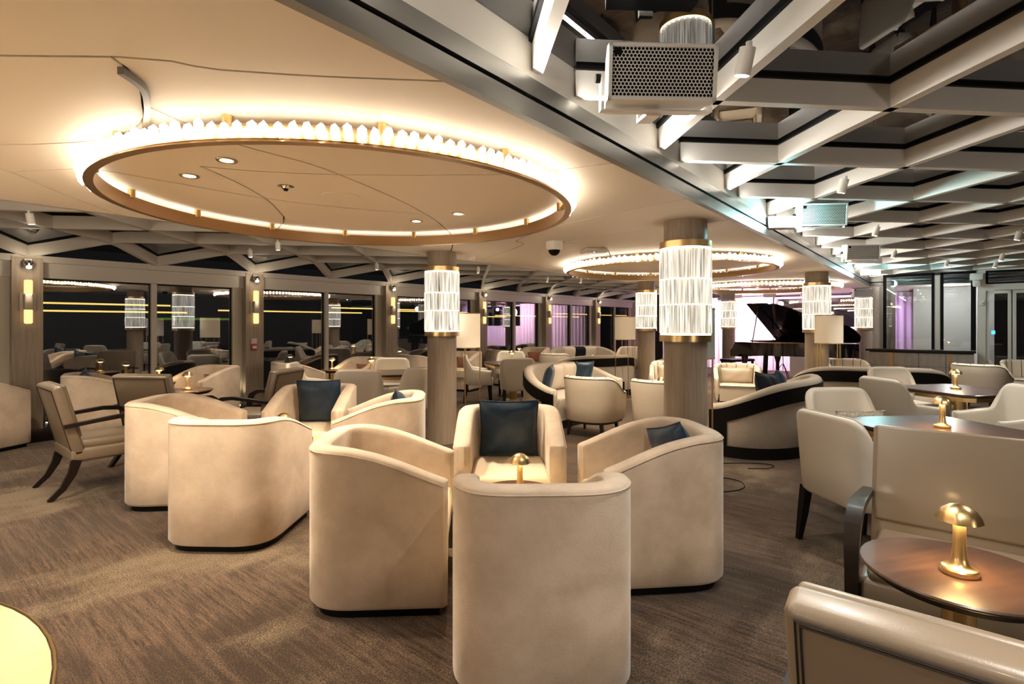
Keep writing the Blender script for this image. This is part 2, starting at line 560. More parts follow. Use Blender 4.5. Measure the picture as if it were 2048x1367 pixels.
# polygons in (t, s)
panels = [[(EDGE_L, S0), (EDGE_R, S0), (EDGE_R, 14.9), (1.0, 14.9), (6.0, 14.9), (6.0, S1 + .5), (EDGE_L, S1 + .5)]]
def cut(pts, smooth=True):
    global panels
    line = arc_line(pts) if smooth and len(pts) > 2 else list(pts)
    new = []
    for p in panels: new += split_poly(p, line)
    panels = new
cut([(-5.3, -1.9), (-2.39, 0.28), (-1.93, 0.78), (-1.71, 1.02), (-1.33, 1.39), (-1.2, 1.52)])
cut([(-5.3, 1.45), (-5.14, 1.31), (-4.66, 0.9), (-4.22, 0.58), (-3.7, 0.15), (-2.4, -0.6), (-1.9, -0.9), (-1.0, -1.2)])
cut([(-2.02, 0.30), (-2.12, 0.52), (-2.26, 0.63), (-2.45, 0.70), (-2.72, 0.77), (-3.1, 0.72), (-3.6, 0.40), (-3.9, 0.0)])
cut([(-2.30, 0.40), (-2.55, 0.86), (-2.67, 1.17), (-2.68, 1.49), (-2.75, 1.78), (-2.96, 2.34), (-3.24, 2.91), (-3.54, 3.37), (-3.85, 3.77), (-4.4, 4.3), (-5.3, 5.1)])
cut([(-1.2, 2.65), (-1.55, 2.54), (-1.76, 2.48), (-2.07, 2.32), (-2.73, 1.79), (-3.07, 1.40), (-3.18, 1.22), (-3.2, 1.19), (-3.22, 1.22), (-3.37, 1.44), (-3.65, 1.76), (-4.05, 2.08), (-4.42, 2.3), (-5.3, 2.6)])
cut([(-4.35, 0.45), (-3.88, 0.71), (-3.72, 0.85), (-3.70, 1.17), (-3.66, 1.81), (-3.42, 2.47), (-2.95, 3.2)])
cut([(-5.3, 5.6), (-3.7, 4.68), (-3.46, 4.33), (-2.6, 3.9), (-1.2, 3.6)])
cut([(-1.2, 4.6), (-3.11, 4.7), (-3.0, 5.02), (-3.02, 5.39), (-3.19, 5.8), (-3.45, 6.23), (-4.2, 6.9), (-5.3, 7.4)])
cut([(-1.2, 7.0), (-2.6, 7.4), (-3.6, 8.1), (-5.3, 9.2)])
cut([(-1.2, 9.4), (-2.8, 9.8), (-3.8, 10.6), (-5.3, 11.6)])
cut([(-1.2, 12.0), (-2.8, 12.6), (-3.8, 13.2), (-5.3, 14.2)])
cut([(7.0, 15.6), (1.0, 15.3), (-1.6, 15.0), (-5.3, 15.2)])
ceil = sempty('ceiling', 'cream painted ceiling panels with thin curved joints')
def inset(poly, d):
    n = len(poly); out = []
    area = sum(poly[i][0] * poly[(i + 1) % n][1] - poly[(i + 1) % n][0] * poly[i][1] for i in range(n))
    sg = 1 if area > 0 else -1
    for i in range(n):
        a, b, c = poly[i - 1], poly[i], poly[(i + 1) % n]
        e1 = Vector((b[0] - a[0], b[1] - a[1])); e2 = Vector((c[0] - b[0], c[1] - b[1]))
        if e1.length < 1e-6 or e2.length < 1e-6: out.append(b); continue
        e1.normalize(); e2.normalize()
        n1 = Vector((-e1.y, e1.x)) * sg; n2 = Vector((-e2.y, e2.x)) * sg
        m = n1 + n2
        if m.length < 1e-3: out.append(b); continue
        m.normalize()
        k = d / max(0.35, m.dot(n1))
        out.append((b[0] + m.x * k, b[1] + m.y * k))
    return out
for p in panels:
    q = []
    for v in p:
        if not q or (abs(v[0] - q[-1][0]) + abs(v[1] - q[-1][1])) > 2e-3: q.append(v)
    if len(q) > 2 and (abs(q[0][0] - q[-1][0]) + abs(q[0][1] - q[-1][1])) < 2e-3: q.pop()
    if len(q) < 3: continue
    mb = MB(); mb.prism(inset(q, 0.0065), ZC, ZC + 0.03)
    part('ceiling_panel', mb, 'ceil', ceil, smooth=0)
mb = MB()
mb.box(EDGE_L + .02, EDGE_R - .02, S0, S1 + .5, ZC + 0.045, ZC + 0.08)
mb.box(EDGE_R - .02, 6.0, 14.92, S1 + .5, ZC + 0.045, ZC + 0.08)
part('ceiling_backing', mb, 'black', ceil, smooth=0)
# curved metal step in the ceiling left of the big chandelier
mb = MB()
line = arc_line([(-2.17, 0.555), (-2.26, 0.645), (-2.45, 0.715), (-2.72, 0.785)])
mb.bar([(t, s, ZC - 0.008) for t, s in line], 0.022, 0.035)
part('curved_metal_trim', mb, 'alu', ceil)

# vertical fascia round the glazed opening: grey metal, black slot, grey metal, white upstand
fas = sempty('trim_1', 'grey metal fascia with black slot along ceiling edge')
def fascia(z0, z1, off, m, name):
    mb = MB()
    mb.box(EDGE_R - 0.03, EDGE_R + off, S0, 14.9 + off, z0, z1)
    mb.box(EDGE_R + off, 6.0, 14.9 - off, 14.93, z0, z1)
    part(name, mb, m, fas, smooth=0)
fascia(ZC - 0.004, ZC + 0.075, 0.012, 'alu', 'lower_rail')
fascia(ZC + 0.075, ZC + 0.10, -0.015, 'black', 'slot')
fascia(ZC + 0.10, ZC + 0.175, 0.004, 'alu', 'upper_rail')
fascia(ZC + 0.175, ZG + 0.135, 0.0, 'lattice_w', 'upstand')
mb = MB(); mb.box(EDGE_L - 0.02, EDGE_L + 0.04, S0, S1 + .5, ZC - 0.004, ZL + 0.2)
structure('trim_2', mb, 'lattice', smooth=0)

# ------------------------------------------------------------------ glazed lattices
def clip_seg(p, q, t0, t1, s0, s1):
    (a, b), (c, d) = p, q
    u0, u1 = 0.0, 1.0
    for o, dd, lo, hi in ((a, c - a, t0, t1), (b, d - b, s0, s1)):
        if abs(dd) < 1e-9:
            if o < lo or o > hi: return None
            continue
        ua, ub = (lo - o) / dd, (hi - o) / dd
        if ua > ub: ua, ub = ub, ua
        u0 = max(u0, ua); u1 = min(u1, ub)
    if u1 - u0 < 1e-4: return None
    return (a + (c - a) * u0, b + (d - b) * u0), (a + (c - a) * u1, b + (d - b) * u1)
def clip_poly(poly, t0, t1, s0, s1):
    for ax, lim, sgn in ((0, t0, 1), (0, t1, -1), (1, s0, 1), (1, s1, -1)):
        out = []
        for i in range(len(poly)):
            a, b = poly[i], poly[(i + 1) % len(poly)]
            ia, ib = (a[ax] - lim) * sgn >= 0, (b[ax] - lim) * sgn >= 0
            if ia: out.append(a)
            if ia != ib:
                u = (lim - a[ax]) / (b[ax] - a[ax])
                out.append((a[0] + (b[0] - a[0]) * u, a[1] + (b[1] - a[1]) * u))
        poly = out
        if len(poly) < 3: return None
    return poly
def lattice(root, tn, sn, ht, hs, t0, t1, s0, s1, zf, depth, m, w=0.05):
    """diamond lattice with a node at (tn, sn), half pitches ht, hs; zf(t) = beam underside"""
    span = (t1 - t0) + (s1 - s0) + 4
    kk = int(span / min(ht, hs)) + 2
    def col(pt, a, b): return (pt[0], pt[1], zf(pt[0]) + a), (pt[0], pt[1], zf(pt[0]) + b)
    for sgn in (1, -1):
        for k in range(-kk, kk):
            sb = sn + 2 * hs * k
            p = (tn - ht * kk, sb - sgn * hs * kk); q = (tn + ht * kk, sb + sgn * hs * kk)
            c = clip_seg(p, q, t0, t1, s0, s1)
            if not c: continue
            (ta, sa_), (tb, sb_) = c
            if math.hypot(tb - ta, sb_ - sa_) < 0.12: continue
            # break the beam where the roof bends
            n = max(1, int(abs(tb - ta) / 0.2))
            pts = [(ta + (tb - ta) * i / n, sa_ + (sb_ - sa_) * i / n) for i in range(n + 1)]
            if len({round(zf(x[0]), 4) for x in pts}) == 1: pts = [pts[0], pts[-1]]
            d = Vector((tb - ta, sb_ - sa_)).normalized(); nx, ny = -d.y * w / 2, d.x * w / 2
            def strip(za, zb, g):
                M_ = MB(); rows = []
                for (x, y) in pts:
                    z = zf(x)
                    rows.append([(x - nx * g, y - ny * g, z + za), (x + nx * g, y + ny * g, z + za), (x + nx * g, y + ny * g, z + zb), (x - nx * g, y - ny * g, z + zb)])
                M_.grid(rows, closed_u=True)
                M_.f.append((3, 2, 1, 0)); L_ = len(M_.v); M_.f.append((L_ - 4, L_ - 3, L_ - 2, L_ - 1))
                return M_
            part('beam', strip(0, depth, 1.0), m, root, smooth=0)
            part('gasket', strip(depth - 0.012, depth + 0.012, 1.7), 'rubber', root, smooth=0)
    for i in range(-kk, kk):
        for j in range(-kk, kk):
            if (i + j) % 2: continue
            ct, cs = tn + ht * i, sn + hs * (j + 1)
            poly = [(ct - ht, cs), (ct, cs - hs), (ct + ht, cs), (ct, cs + hs)]
            poly = clip_poly(poly, t0, t1, s0, s1)
            if not poly: continue
            mb = MB(); mb.add([(x, y, zf(x) + depth + 0.004) for x, y in poly], [tuple(range(len(poly)))])
            part('glass_pane', mb, 'roof_glass', root, smooth=0)

rg = sempty('ceiling_lattice_right', 'pale steel diamond lattice holding dark roof glass over tables')
lattice(rg, -0.865, 2.64, 0.655, 0.643, EDGE_R, 3.2, -1.2, 14.9, lambda t: ZG, 0.13, 'lattice_w')
lg = sempty('ceiling_lattice_left', 'beige steel diamond lattice roof sloping down to the windows')
def zleft(t):
    if t > -8.1: return ZL
    return ZL - (ZL - 2.27) * min(1, (-8.1 - t) / 0.7)
lattice(lg, -8.8, 1.29, 0.68, 0.695, -8.82, EDGE_L + .01, -3.6, S1 + .4, zleft, 0.15, 'lattice', w=0.06)

# ------------------------------------------------------------------ window wall
wl = sempty('wall_left', 'window wall with taupe timber pillars and beige lintel')
PS = [1.29 + 2.78 * k for k in range(-2, 6)] + [17.97]
for s in PS:
    mb = MB(); mb.box(TW - 0.15, TW + 0.14, s - 0.145, s + 0.145, 0.14, 2.27)
    part('pillar', mb, 'veneer', wl, smooth=0)
    mb = MB(); mb.rbox(TW - 0.15, TW + 0.30, s - 0.42, s + 0.42, 0.0, 0.14, 0.008)
    part('plinth', mb, 'darkwood', wl)
mb = MB(); mb.box(TW - 0.12, TW + 0.05, PS[0], S1, 2.03, 2.22); part('lintel', mb, 'lattice', wl, smooth=0)
mb = MB(); mb.box(TW - 0.15, TW + 0.13, PS[0], S1, 2.22, 2.30); part('head_beam', mb, 'lattice', wl, smooth=0)
mb = MB(); mb.box(TW - 0.12, TW + 0.06, PS[0], S1, 0.0, 0.13); part('sill', mb, 'darkwood', wl, smooth=0)
for i in range(len(PS) - 1):
    a, b = PS[i] + 0.145, PS[i + 1] - 0.145
    wn = sempty('window_%d' % (i + 1), 'tall dark night window pair between timber pillars')
    mid = (a + b) / 2
    for y0, y1 in ((a + 0.012, mid - 0.035), (mid + 0.035, b - 0.15)):
        mb = MB(); mb.box(TW - 0.07, TW - 0.06, y0, y1, 0.13, 2.03); part('pane', mb, 'window_glass', wn, smooth=0)
        mb = MB()
        for q in (y0, y1): mb.box(TW - 0.085, TW - 0.045, q - 0.012, q + 0.012, 0.13, 2.03)
        mb.box(TW - 0.085, TW - 0.045, y0, y1, 2.012, 2.03)
        part('seal', mb, 'rubber', wn, smooth=0)
    mb = MB(); mb.box(TW - 0.10, TW + 0.01, mid - 0.035, mid + 0.035, 0.13, 2.03); part('mullion', mb, 'lattice', wn, smooth=0)
    for y, g in ((b, -1),):
        mb = MB(); mb.box(TW - 0.10, TW + 0.0, min(y, y + 0.15 * g), max(y, y + 0.15 * g), 0.13, 2.03); part('jamb', mb, 'metal_post', wn, smooth=0)

# end wall, starboard wall and the wall behind the viewer
mb = MB(); mb.box(TW - 0.2, 6.0, S1 + 0.3, S1 + 0.5, 0, 2.8); structure('wall_back', mb, 'wall', smooth=0)
mb = MB(); mb.box(5.6, 5.8, S0, S1, 0, 2.8); structure('wall_right', mb, 'wall', smooth=0)
mb = MB(); mb.box(TW - 0.2, 5.8, S0 - 0.2, S0, 0, 2.8); structure('wall_front', mb, 'wall', smooth=0)
mb = MB(); mb.box(3.2, 5.8, S0, 14.9, ZG, ZG + 0.05); mb.box(EDGE_R, 3.2, S0, -1.2, ZG, ZG + 0.05)
structure('ceiling_side_deck', mb, 'soffit', smooth=0)

# ------------------------------------------------------------------ columns and their crystal sleeves
ZB0, ZB1 = 1.30, 2.143
def column_at(t, s):
    x, y = XY(t, s)
    mb = MB(); mb.cyl(0.178, 0.0, ZC, 40)
    c = part('column', mb, 'veneer', loc=(x, y, 0)); tag(c, kind='structure')
    return c
rod_me = {}
def make_sleeve():
    o = thing('column_lamp', '', 'lamp')
    for z0, z1, nm in ((ZB0, ZB0 + 0.055, 'bottom_band'), (ZB1 - 0.055, ZB1, 'top_band')):
        mb = MB(); mb.lathe([(0.18, z0), (0.215, z0), (0.215, z1), (0.18, z1)], 48, closed=True)
        part(nm, mb, 'brass', o)
    for z0, z1 in ((ZB0 + 0.056, ZB0 + 0.066), (ZB1 - 0.066, ZB1 - 0.056)):
        mb = MB(); mb.lathe([(0.183, z0), (0.208, z0), (0.208, z1), (0.183, z1)], 32, closed=True)
        part('light_ring', mb, 'led_ring', o)
    zs = [ZB0 + 0.067, ZB0 + 0.31, ZB0 + 0.525, ZB1 - 0.067]
    n = 28
    for i in range(3):
        mb = MB(); mb.cyl(0.0195, zs[i] + 0.003, zs[i + 1] - 0.003, 8)
        me = mb.mesh('glass_rod')
        for k in range(n):
            a = 2 * PI * (k + 0.5 * (i % 2)) / n
            link('glass_rod', me, 'rod', o, loc=(0.197 * math.cos(a), 0.197 * math.sin(a), 0), rot=(0, 0, a))
        if i:
            mb = MB(); mb.lathe([(0.186, zs[i] - 0.003), (0.214, zs[i] - 0.003), (0.214, zs[i] + 0.003), (0.186, zs[i] + 0.003)], 32, closed=True)
            part('joint_ring', mb, 'led_ring', o)
    return o
SLEEVE = Proto(make_sleeve)
for t, s, lab in ((-1.72, 4.46, 'largest crystal rod sleeve lamp, on the column behind the front armchair cluster'),
                  (-4.80, 4.52, 'crystal rod sleeve lamp on column beside the big chandelier, window side'),
                  (-1.68, 10.25, 'crystal rod sleeve lamp on column in front of the grand piano'),
                  (-4.80, 10.30, 'crystal rod sleeve lamp on column with lit floor lamp before it, window side'),
                  (-4.85, 15.90, 'crystal rod sleeve lamp on pink lit column beside the piano keyboard'),
                  (-1.55, 15.90, 'crystal rod sleeve lamp on column between piano and bar counter')):
    column_at(t, s)
    x, y = XY(t, s)
    SLEEVE(lab, (x, y, 0), 0, 'crystal sleeves on the columns')

# ------------------------------------------------------------------ ring chandeliers
def crystal_mesh(seed):
    r = random.Random(seed)
    bm = bmesh.new()
    bmesh.ops.create_icosphere(bm, subdivisions=1, radius=1)
    for v in bm.verts:
        v.co *= r.uniform(0.85, 1.12)
        v.co.x *= 0.0215; v.co.y *= 0.0215; v.co.z *= 0.036
    me = bpy.data.meshes.new('crystal'); bm.to_mesh(me); bm.free()
    me.materials.append(MT['crystal'])
    return me
CR = [crystal_mesh(i) for i in range(6)]
ZR = 1.45 + 0.75
def chandelier(t, s, n, label, R=1.445, sc=1.0):
    x, y = XY(t, s)
    o = thing('ring_chandelier', label, 'chandelier', (x, y, ZR), 0, 'crystal ring chandeliers')
    mb = MB(); mb.lathe([(R - 0.022, 0), (R + 0.022, 0), (R + 0.022, 0.006), (R - 0.010, 0.012), (R - 0.010, 0.085), (R - 0.022, 0.085)], 128, closed=True)
    part('ring_band', mb, 'bronze', o)
    mb = MB(); mb.lathe([(R - 0.008, 0.02), (R + 0.004, 0.02), (R + 0.004, 0.07), (R - 0.008, 0.07)], 96, closed=True)
    part('crystal_rail', mb, 'brass', o)
    for k in range(n):
        a = 2 * PI * k / n
        rr = R + 0.035 + random.uniform(-0.004, 0.006)
        c = link('crystal', CR[k % 6], None, o, loc=(rr * math.cos(a), rr * math.sin(a), 0.052 + random.uniform(-0.006, 0.008)), rot=(random.uniform(-.25, .25), random.uniform(-.25, .25), random.uniform(0, 6)))
        c.scale = (sc, sc, sc * random.uniform(0.9, 1.1))
    st = MB(); st.cyl(0.022, 0.07, ZC - ZR, 14)
    me = st.mesh('standoff')
    for k in range(14):
        a = 2 * PI * (k + 0.3) / 14
        link('standoff', me, 'brass', o, loc=((R - 0.02) * math.cos(a), (R - 0.02) * math.sin(a), 0))
    return o
RINGS = [(-3.13, 2.15), (-3.13, 7.42), (-3.12, 12.75)]
chandelier(*RINGS[0], 168, 'largest ring chandelier edged with glowing rock crystals, above the velvet armchairs')
chandelier(*RINGS[1], 120, 'middle ring chandelier, partly hidden by the thick front column', sc=1.25)
chandelier(*RINGS[2], 120, 'farthest ring chandelier, hanging in front of the piano stage', sc=1.25)

chandelier(-3.13, -3.15, 120, 'unseen ring chandelier added for fill light behind the viewer', sc=1.25)  # extra ring out of view, added to raise the ambient light

# ------------------------------------------------------------------ ceiling fittings
def make_down():
    o = thing('downlight', '', 'downlight')
    mb = MB(); mb.lathe([(0.034, -0.002), (0.052, -0.004), (0.054, 0.0), (0.034, 0.004)], 24, closed=True); part('trim_ring', mb, 'brass', o)
    mb = MB(); mb.cyl(0.034, 0.0, 0.004, 20); part('lens', mb, 'down_disc', o)
    return o
DOWN = Proto(make_down)
dn = ['beside the curved joint, near rim', 'between two joints, near left rim', 'of the far right pair, outer one', 'of the far right pair, inner one']
names = ['inside the largest chandelier ring', 'inside the middle chandelier ring', 'inside the farthest chandelier ring']
for r, (rt, rs) in enumerate(RINGS):
    for i, (dt, ds) in enumerate(((0.16, -0.92), (-0.32, -0.93), (0.14, 0.84), (-0.35, 0.83))):
        x, y = XY(rt + dt, rs + ds)
        lab = 'small round ceiling downlight %s %s' % (names[r], dn[i]) if r == 0 else 'tiny round ceiling downlight %s' % names[r]
        DOWN(lab, (x, y, ZC - 0.002), 0, 'ceiling downlights in ring %d' % (r + 1) if r else 'ceiling downlights in the big ring')
        spot((x, y, ZC - 0.02), (x, y, 0), 50, 110, 0.6, (1.0, 0.83, 0.62), 0.035)
# added ceiling fill spots without fittings (behind the viewer and between the rings)
for t, s in ((-3.1, -0.9), (-2.2, -2.2), (-4.2, -2.2), (-4.3, 0.2), (-3.2, 4.9), (-3.2, 10.1)):
    x, y = XY(t, s)
    spot((x, y, ZC - 0.02), (x, y, 0), 60, 120, 0.6, (1.0, 0.83, 0.62), 0.04)

def xyC(t, s): return (*XY(t, s), ZC)
o = thing('smoke_detector', 'chrome rimmed round sensor in the ceiling inside largest ring', 'sensor', (*XY(-3.24, 1.70), ZC - .02))
mb = MB(); mb.lathe([(0.0, 0.0), (0.022, 0.002), (0.03, 0.014), (0.05, 0.018), (0.05, 0.022)], 24); part('housing', mb, 'chrome', o)
mb = MB(); mb.lathe([(0, -0.012), (0.012, -0.010), (0.016, 0.002)], 16); part('sensor_eye', mb, 'black', o)
mb = MB(); mb.lathe([(0, -0.004), (0.125, -0.004), (0.13, 0.0), (0.13, 0.003)], 40)
tag(part('ceiling_speaker', mb, 'ceil', loc=(*XY(-3.21, 2.08), ZC - 0.001)), 'flat round cream speaker grille in the ceiling inside largest ring', 'speaker')
o = thing('dome_camera', 'white dome camera hanging from the ceiling between two chandeliers', 'camera', (*XY(-3.22, 4.66), ZC - 0.15))
mb = MB(); mb.lathe([(0.07, 0.06), (0.085, 0.08), (0.09, 0.15), (0.06, 0.15)], 28); part('housing', mb, 'white_plastic', o)
mb = MB(); mb.lathe([(0.0, 0.0), (0.03, 0.006), (0.055, 0.03), (0.065, 0.062)], 28); part('dome', mb, 'black', o)
o = thing('access_point', 'white square wireless access point with blue light on the ceiling', 'access point', (*XY(-3.17, 5.4), ZC - 0.05), 0.2)
mb = MB(); mb.rbox(-0.13, 0.13, -0.13, 0.13, 0, 0.05, 0.02, 3); part('housing', mb, 'white_plastic', o)
mb = MB(); mb.cyl(0.008, -0.002, 0.002, 10, T(-0.03, -0.09, 0)); part('indicator', mb, 'blue_led', o)
o = thing('heat_detector', 'small white round detector on the ceiling near windowside column', 'sensor', (*XY(-4.74, 4.98), ZC - 0.05))
mb = MB(); mb.lathe([(0.03, 0), (0.045, 0.01), (0.045, 0.03), (0.055, 0.034), (0.055, 0.05)], 20); part('housing', mb, 'white_plastic', o)

# ------------------------------------------------------------------ pillar fittings
def make_sconce():
    o = thing('wall_sconce', '', 'sconce')
    mb = MB(); mb.rbox(0.0, 0.012, -0.075, 0.075, -0.11, 0.11, 0.004); part('back_plate', mb, 'metal_post', o)
    mb = MB(); mb.rbox(0.012, 0.08, -0.045, 0.045, -0.10, 0.10, 0.02, 3); part('cover', mb, 'metal_post', o)
    for z0, z1 in ((0.09, 0.27), (-0.27, -0.09)):
        mb = MB(); mb.rbox(0.015, 0.07, -0.04, 0.04, z0, z1, 0.018, 3); part('glow_tube', mb, 'sconce_glow', o)
    return o
SC = Proto(make_sconce)
def make_eye():
    o = thing('pillar_spotlight', '', 'spotlight')
    mb = MB(); mb.rbox(0.0, 0.03, -0.035, 0.035, 0.03, 0.07, 0.006); part('bracket', mb, 'white_metal', o)
    mb = MB(); mb.lathe([(0.0, -0.045), (0.035, -0.04), (0.05, -0.01), (0.05, 0.02), (0.03, 0.045), (0, 0.05)], 24, T(0.06, 0, 0) @ RY(-0.5)); part('housing', mb, 'chrome', o)
    mb = MB(); mb.cyl(0.026, -0.049, -0.044, 18, T(0.06, 0, 0) @ RY(-0.5)); part('lens', mb, 'spot_disc', o)
    return o
EYE = Proto(make_eye)
ordn = ['first', 'second', 'third', 'fourth', 'fifth', 'sixth', 'seventh']
k = 0
for s in PS[1:]:
    if s > 17: continue
    x, y = XY(TW + 0.141, s)
    vis = s > 1.0
    nm = ordn[k] if vis else None
    if vis:
        SC('glowing up and down sconce on the %s window pillar counted from the near end' % nm, (x, y, 1.72), -ANG, 'sconces on the window pillars')
        EYE('chrome ball spotlight at the top of the %s window pillar from the near end' % nm, (x, y, 2.18), -ANG, 'spotlights on the window pillars')
        k += 1
    x2, y2 = XY(TW + 0.245, s)
    spot((x2, y2, 2.13), (*XY(TW + 0.235, s), 0), 26, 13.5, 0.25, (1.0, 0.82, 0.58), 0.01)
    point((*XY(TW + 0.32, s), 2.20), 0.6, (1.0, 0.86, 0.64), 0.02)
    for g in (-1, 1):
        a = XY(TW + 0.09, s + g * 0.225)
        spot((*a, 0.16), (*XY(TW + 0.0, s + g * 0.215), 1.6), 5.0, 55, 0.7, (1.0, 0.88, 0.62), 0.012)
def make_up():
    o = thing('plinth_uplight', '', 'uplight')
    mb = MB(); mb.lathe([(0.0, 0.0), (0.022, 0.0), (0.022, 0.006), (0.012, 0.008), (0, 0.008)], 14); part('bezel', mb, 'chrome', o)
    mb = MB(); mb.cyl(0.011, 0.008, 0.010, 12); part('lens', mb, 'spot_disc', o)
    return o
UP = Proto(make_up)
for i, s in enumerate(PS[2:6]):
    for g in (-1, 1):
        UP('tiny round uplight set in the dark plinth of a window pillar', (*XY(TW + 0.16, s + g * 0.25), 0.14), 0, 'uplights in the pillar plinths')
o = thing('call_point', 'pink and white alarm call point on the second window pillar', 'call point', (*XY(TW + 0.141, PS[3] - 0.02), 1.12), -ANG)
mb = MB(); mb.rbox(0, 0.02, -0.045, 0.045, 0.0, 0.09, 0.005); part('plate', mb, 'pinkplate', o)
mb = MB(); mb.rbox(0, 0.035, -0.045, 0.045, -0.10, -0.01, 0.006); part('box', mb, 'red', o)
mb = MB(); mb.rbox(0.035, 0.038, -0.032, 0.032, -0.075, -0.035, 0.001); part('window_plate', mb, 'white_plastic', o)

# unseen linear lamps added along both ceiling edges to brighten the roof lattices
def linear(t, s0, s1, z, power, tilt, col, toward=1):
    d = bpy.data.lights.new('linear', 'AREA'); d.shape = 'RECTANGLE'
    d.size = s1 - s0; d.size_y = 0.02; d.energy = power; d.color = col
    o = bpy.data.objects.new('lattice_fill', d); COL.objects.link(o)
    x, y = XY(t, (s0 + s1) / 2)
    o.location = (x, y, z)
    ex = Vector((SA, CA, 0)); n_ = Vector((CA * toward, -SA * toward, tilt)).normalized()
    ez = -n_; ey = ez.cross(ex)
    o.rotation_euler = Matrix((ex, ey, ez)).transposed().to_euler()
    return o
linear(EDGE_R + 0.03, -1.0, 14.6, ZC + 0.165, 42, 0.25, (1.0, 0.95, 0.86))
linear(EDGE_L - 0.04, -3.0, 17.0, ZC + 0.05, 14, 0.35, (1.0, 0.86, 0.66), -1)

# ------------------------------------------------------------------ spotlights on the lattice beams
def make_bspot():
    o = thing('track_spotlight', '', 'spotlight')
    mb = MB(); mb.cyl(0.012, -0.035, 0.0, 10); part('stem', mb, 'white_metal', o)
    mb = MB(); mb.cyl(0.03, -0.12, -0.02, 18, RX(0.3)); part('body', mb, 'white_metal', o)
    mb = MB(); mb.cyl(0.024, -0.122, -0.118, 16, RX(0.3)); part('lens', mb, 'spot_disc', o)
    return o
BS = Proto(make_bspot)
rs = [(-0.58, 2.15, 'white cylinder spotlight on the roof beam beside the biggest speaker'),
      (-0.56, 4.55, 'white cylinder spotlight on the roof beam above the nearest dining table'),
      (-0.56, 7.0, 'white cylinder spotlight on the lattice right of the teal lit speaker'),
      (-0.55, 9.5, 'small white spotlight on the lattice right of the far white speaker'),
      (0.05, 11.5, 'small white spotlight on the lattice above the bar counter glass'),
      (0.70, 12.3, 'small white spotlight on lattice nearest the glass doors'),
      (0.70, 11.0, 'small white spotlight on the lattice, second from the glass doors'),
      (0.68, 8.4, 'white spotlight on the lattice at the far right edge')]
for t, s, lab in rs:
    x, y = XY(t, s)
    BS(lab, (x, y, ZG), 0.4, 'spotlights on the roof lattice')
    spot((x, y, ZG - 0.15), (x + 0.1, y - 0.1, 0), 30, 100, 0.6, (1.0, 0.93, 0.83), 0.03)
for t, s in ((0.9, 3.4), (0.4, 1.0), (1.5, 0.4), (0.2, -0.6), (1.6, 5.2), (1.2, 7.6)):  # extra spots without fittings, added as fill light
    x, y = XY(t, s)
    spot((x, y, ZG - 0.15), (x, y, 0), 45, 110, 0.6, (1.0, 0.93, 0.83), 0.03)
ls = [(-6.4, 0.95, 'small spotlight under the ceiling edge at far left'), (-7.1, 0.75, 'white spotlight on the left roof lattice at the picture edge'),
      (-7.25, 3.3, 'small spotlight on the lattice above the second window pillar'), (-6.3, 3.2, 'small spotlight just below the big chandelier rim'),
      (-7.3, 5.4, 'small spotlight on the lattice above the third window pillar'),
      (-6.4, 6.9, 'small spotlight on the lattice right of the windowside column'), (-6.6, 9.3, 'small lattice spotlight under the middle chandelier, first of pair'),
      (-6.2, 10.0, 'small lattice spotlight under the middle chandelier, second of pair')]
for t, s, lab in ls:
    x, y = XY(t, s)
    BS(lab, (x, y, ZL), 0.2, 'spotlights on the roof lattice')
    spot((x, y, ZL - 0.15), (x, y, 0), 30, 100, 0.6, (1.0, 0.84, 0.64), 0.03)
for t, s in ((-7.0, -1.0), (-7.0, 7.9), (-7.0, 11.6), (-7.2, 14.0)):  # fill spots added under the left lattice, no fitting modelled
    x, y = XY(t, s)
    spot((x, y, ZL - 0.1), (x, y, 0), 35, 110, 0.6, (1.0, 0.84, 0.64), 0.03)

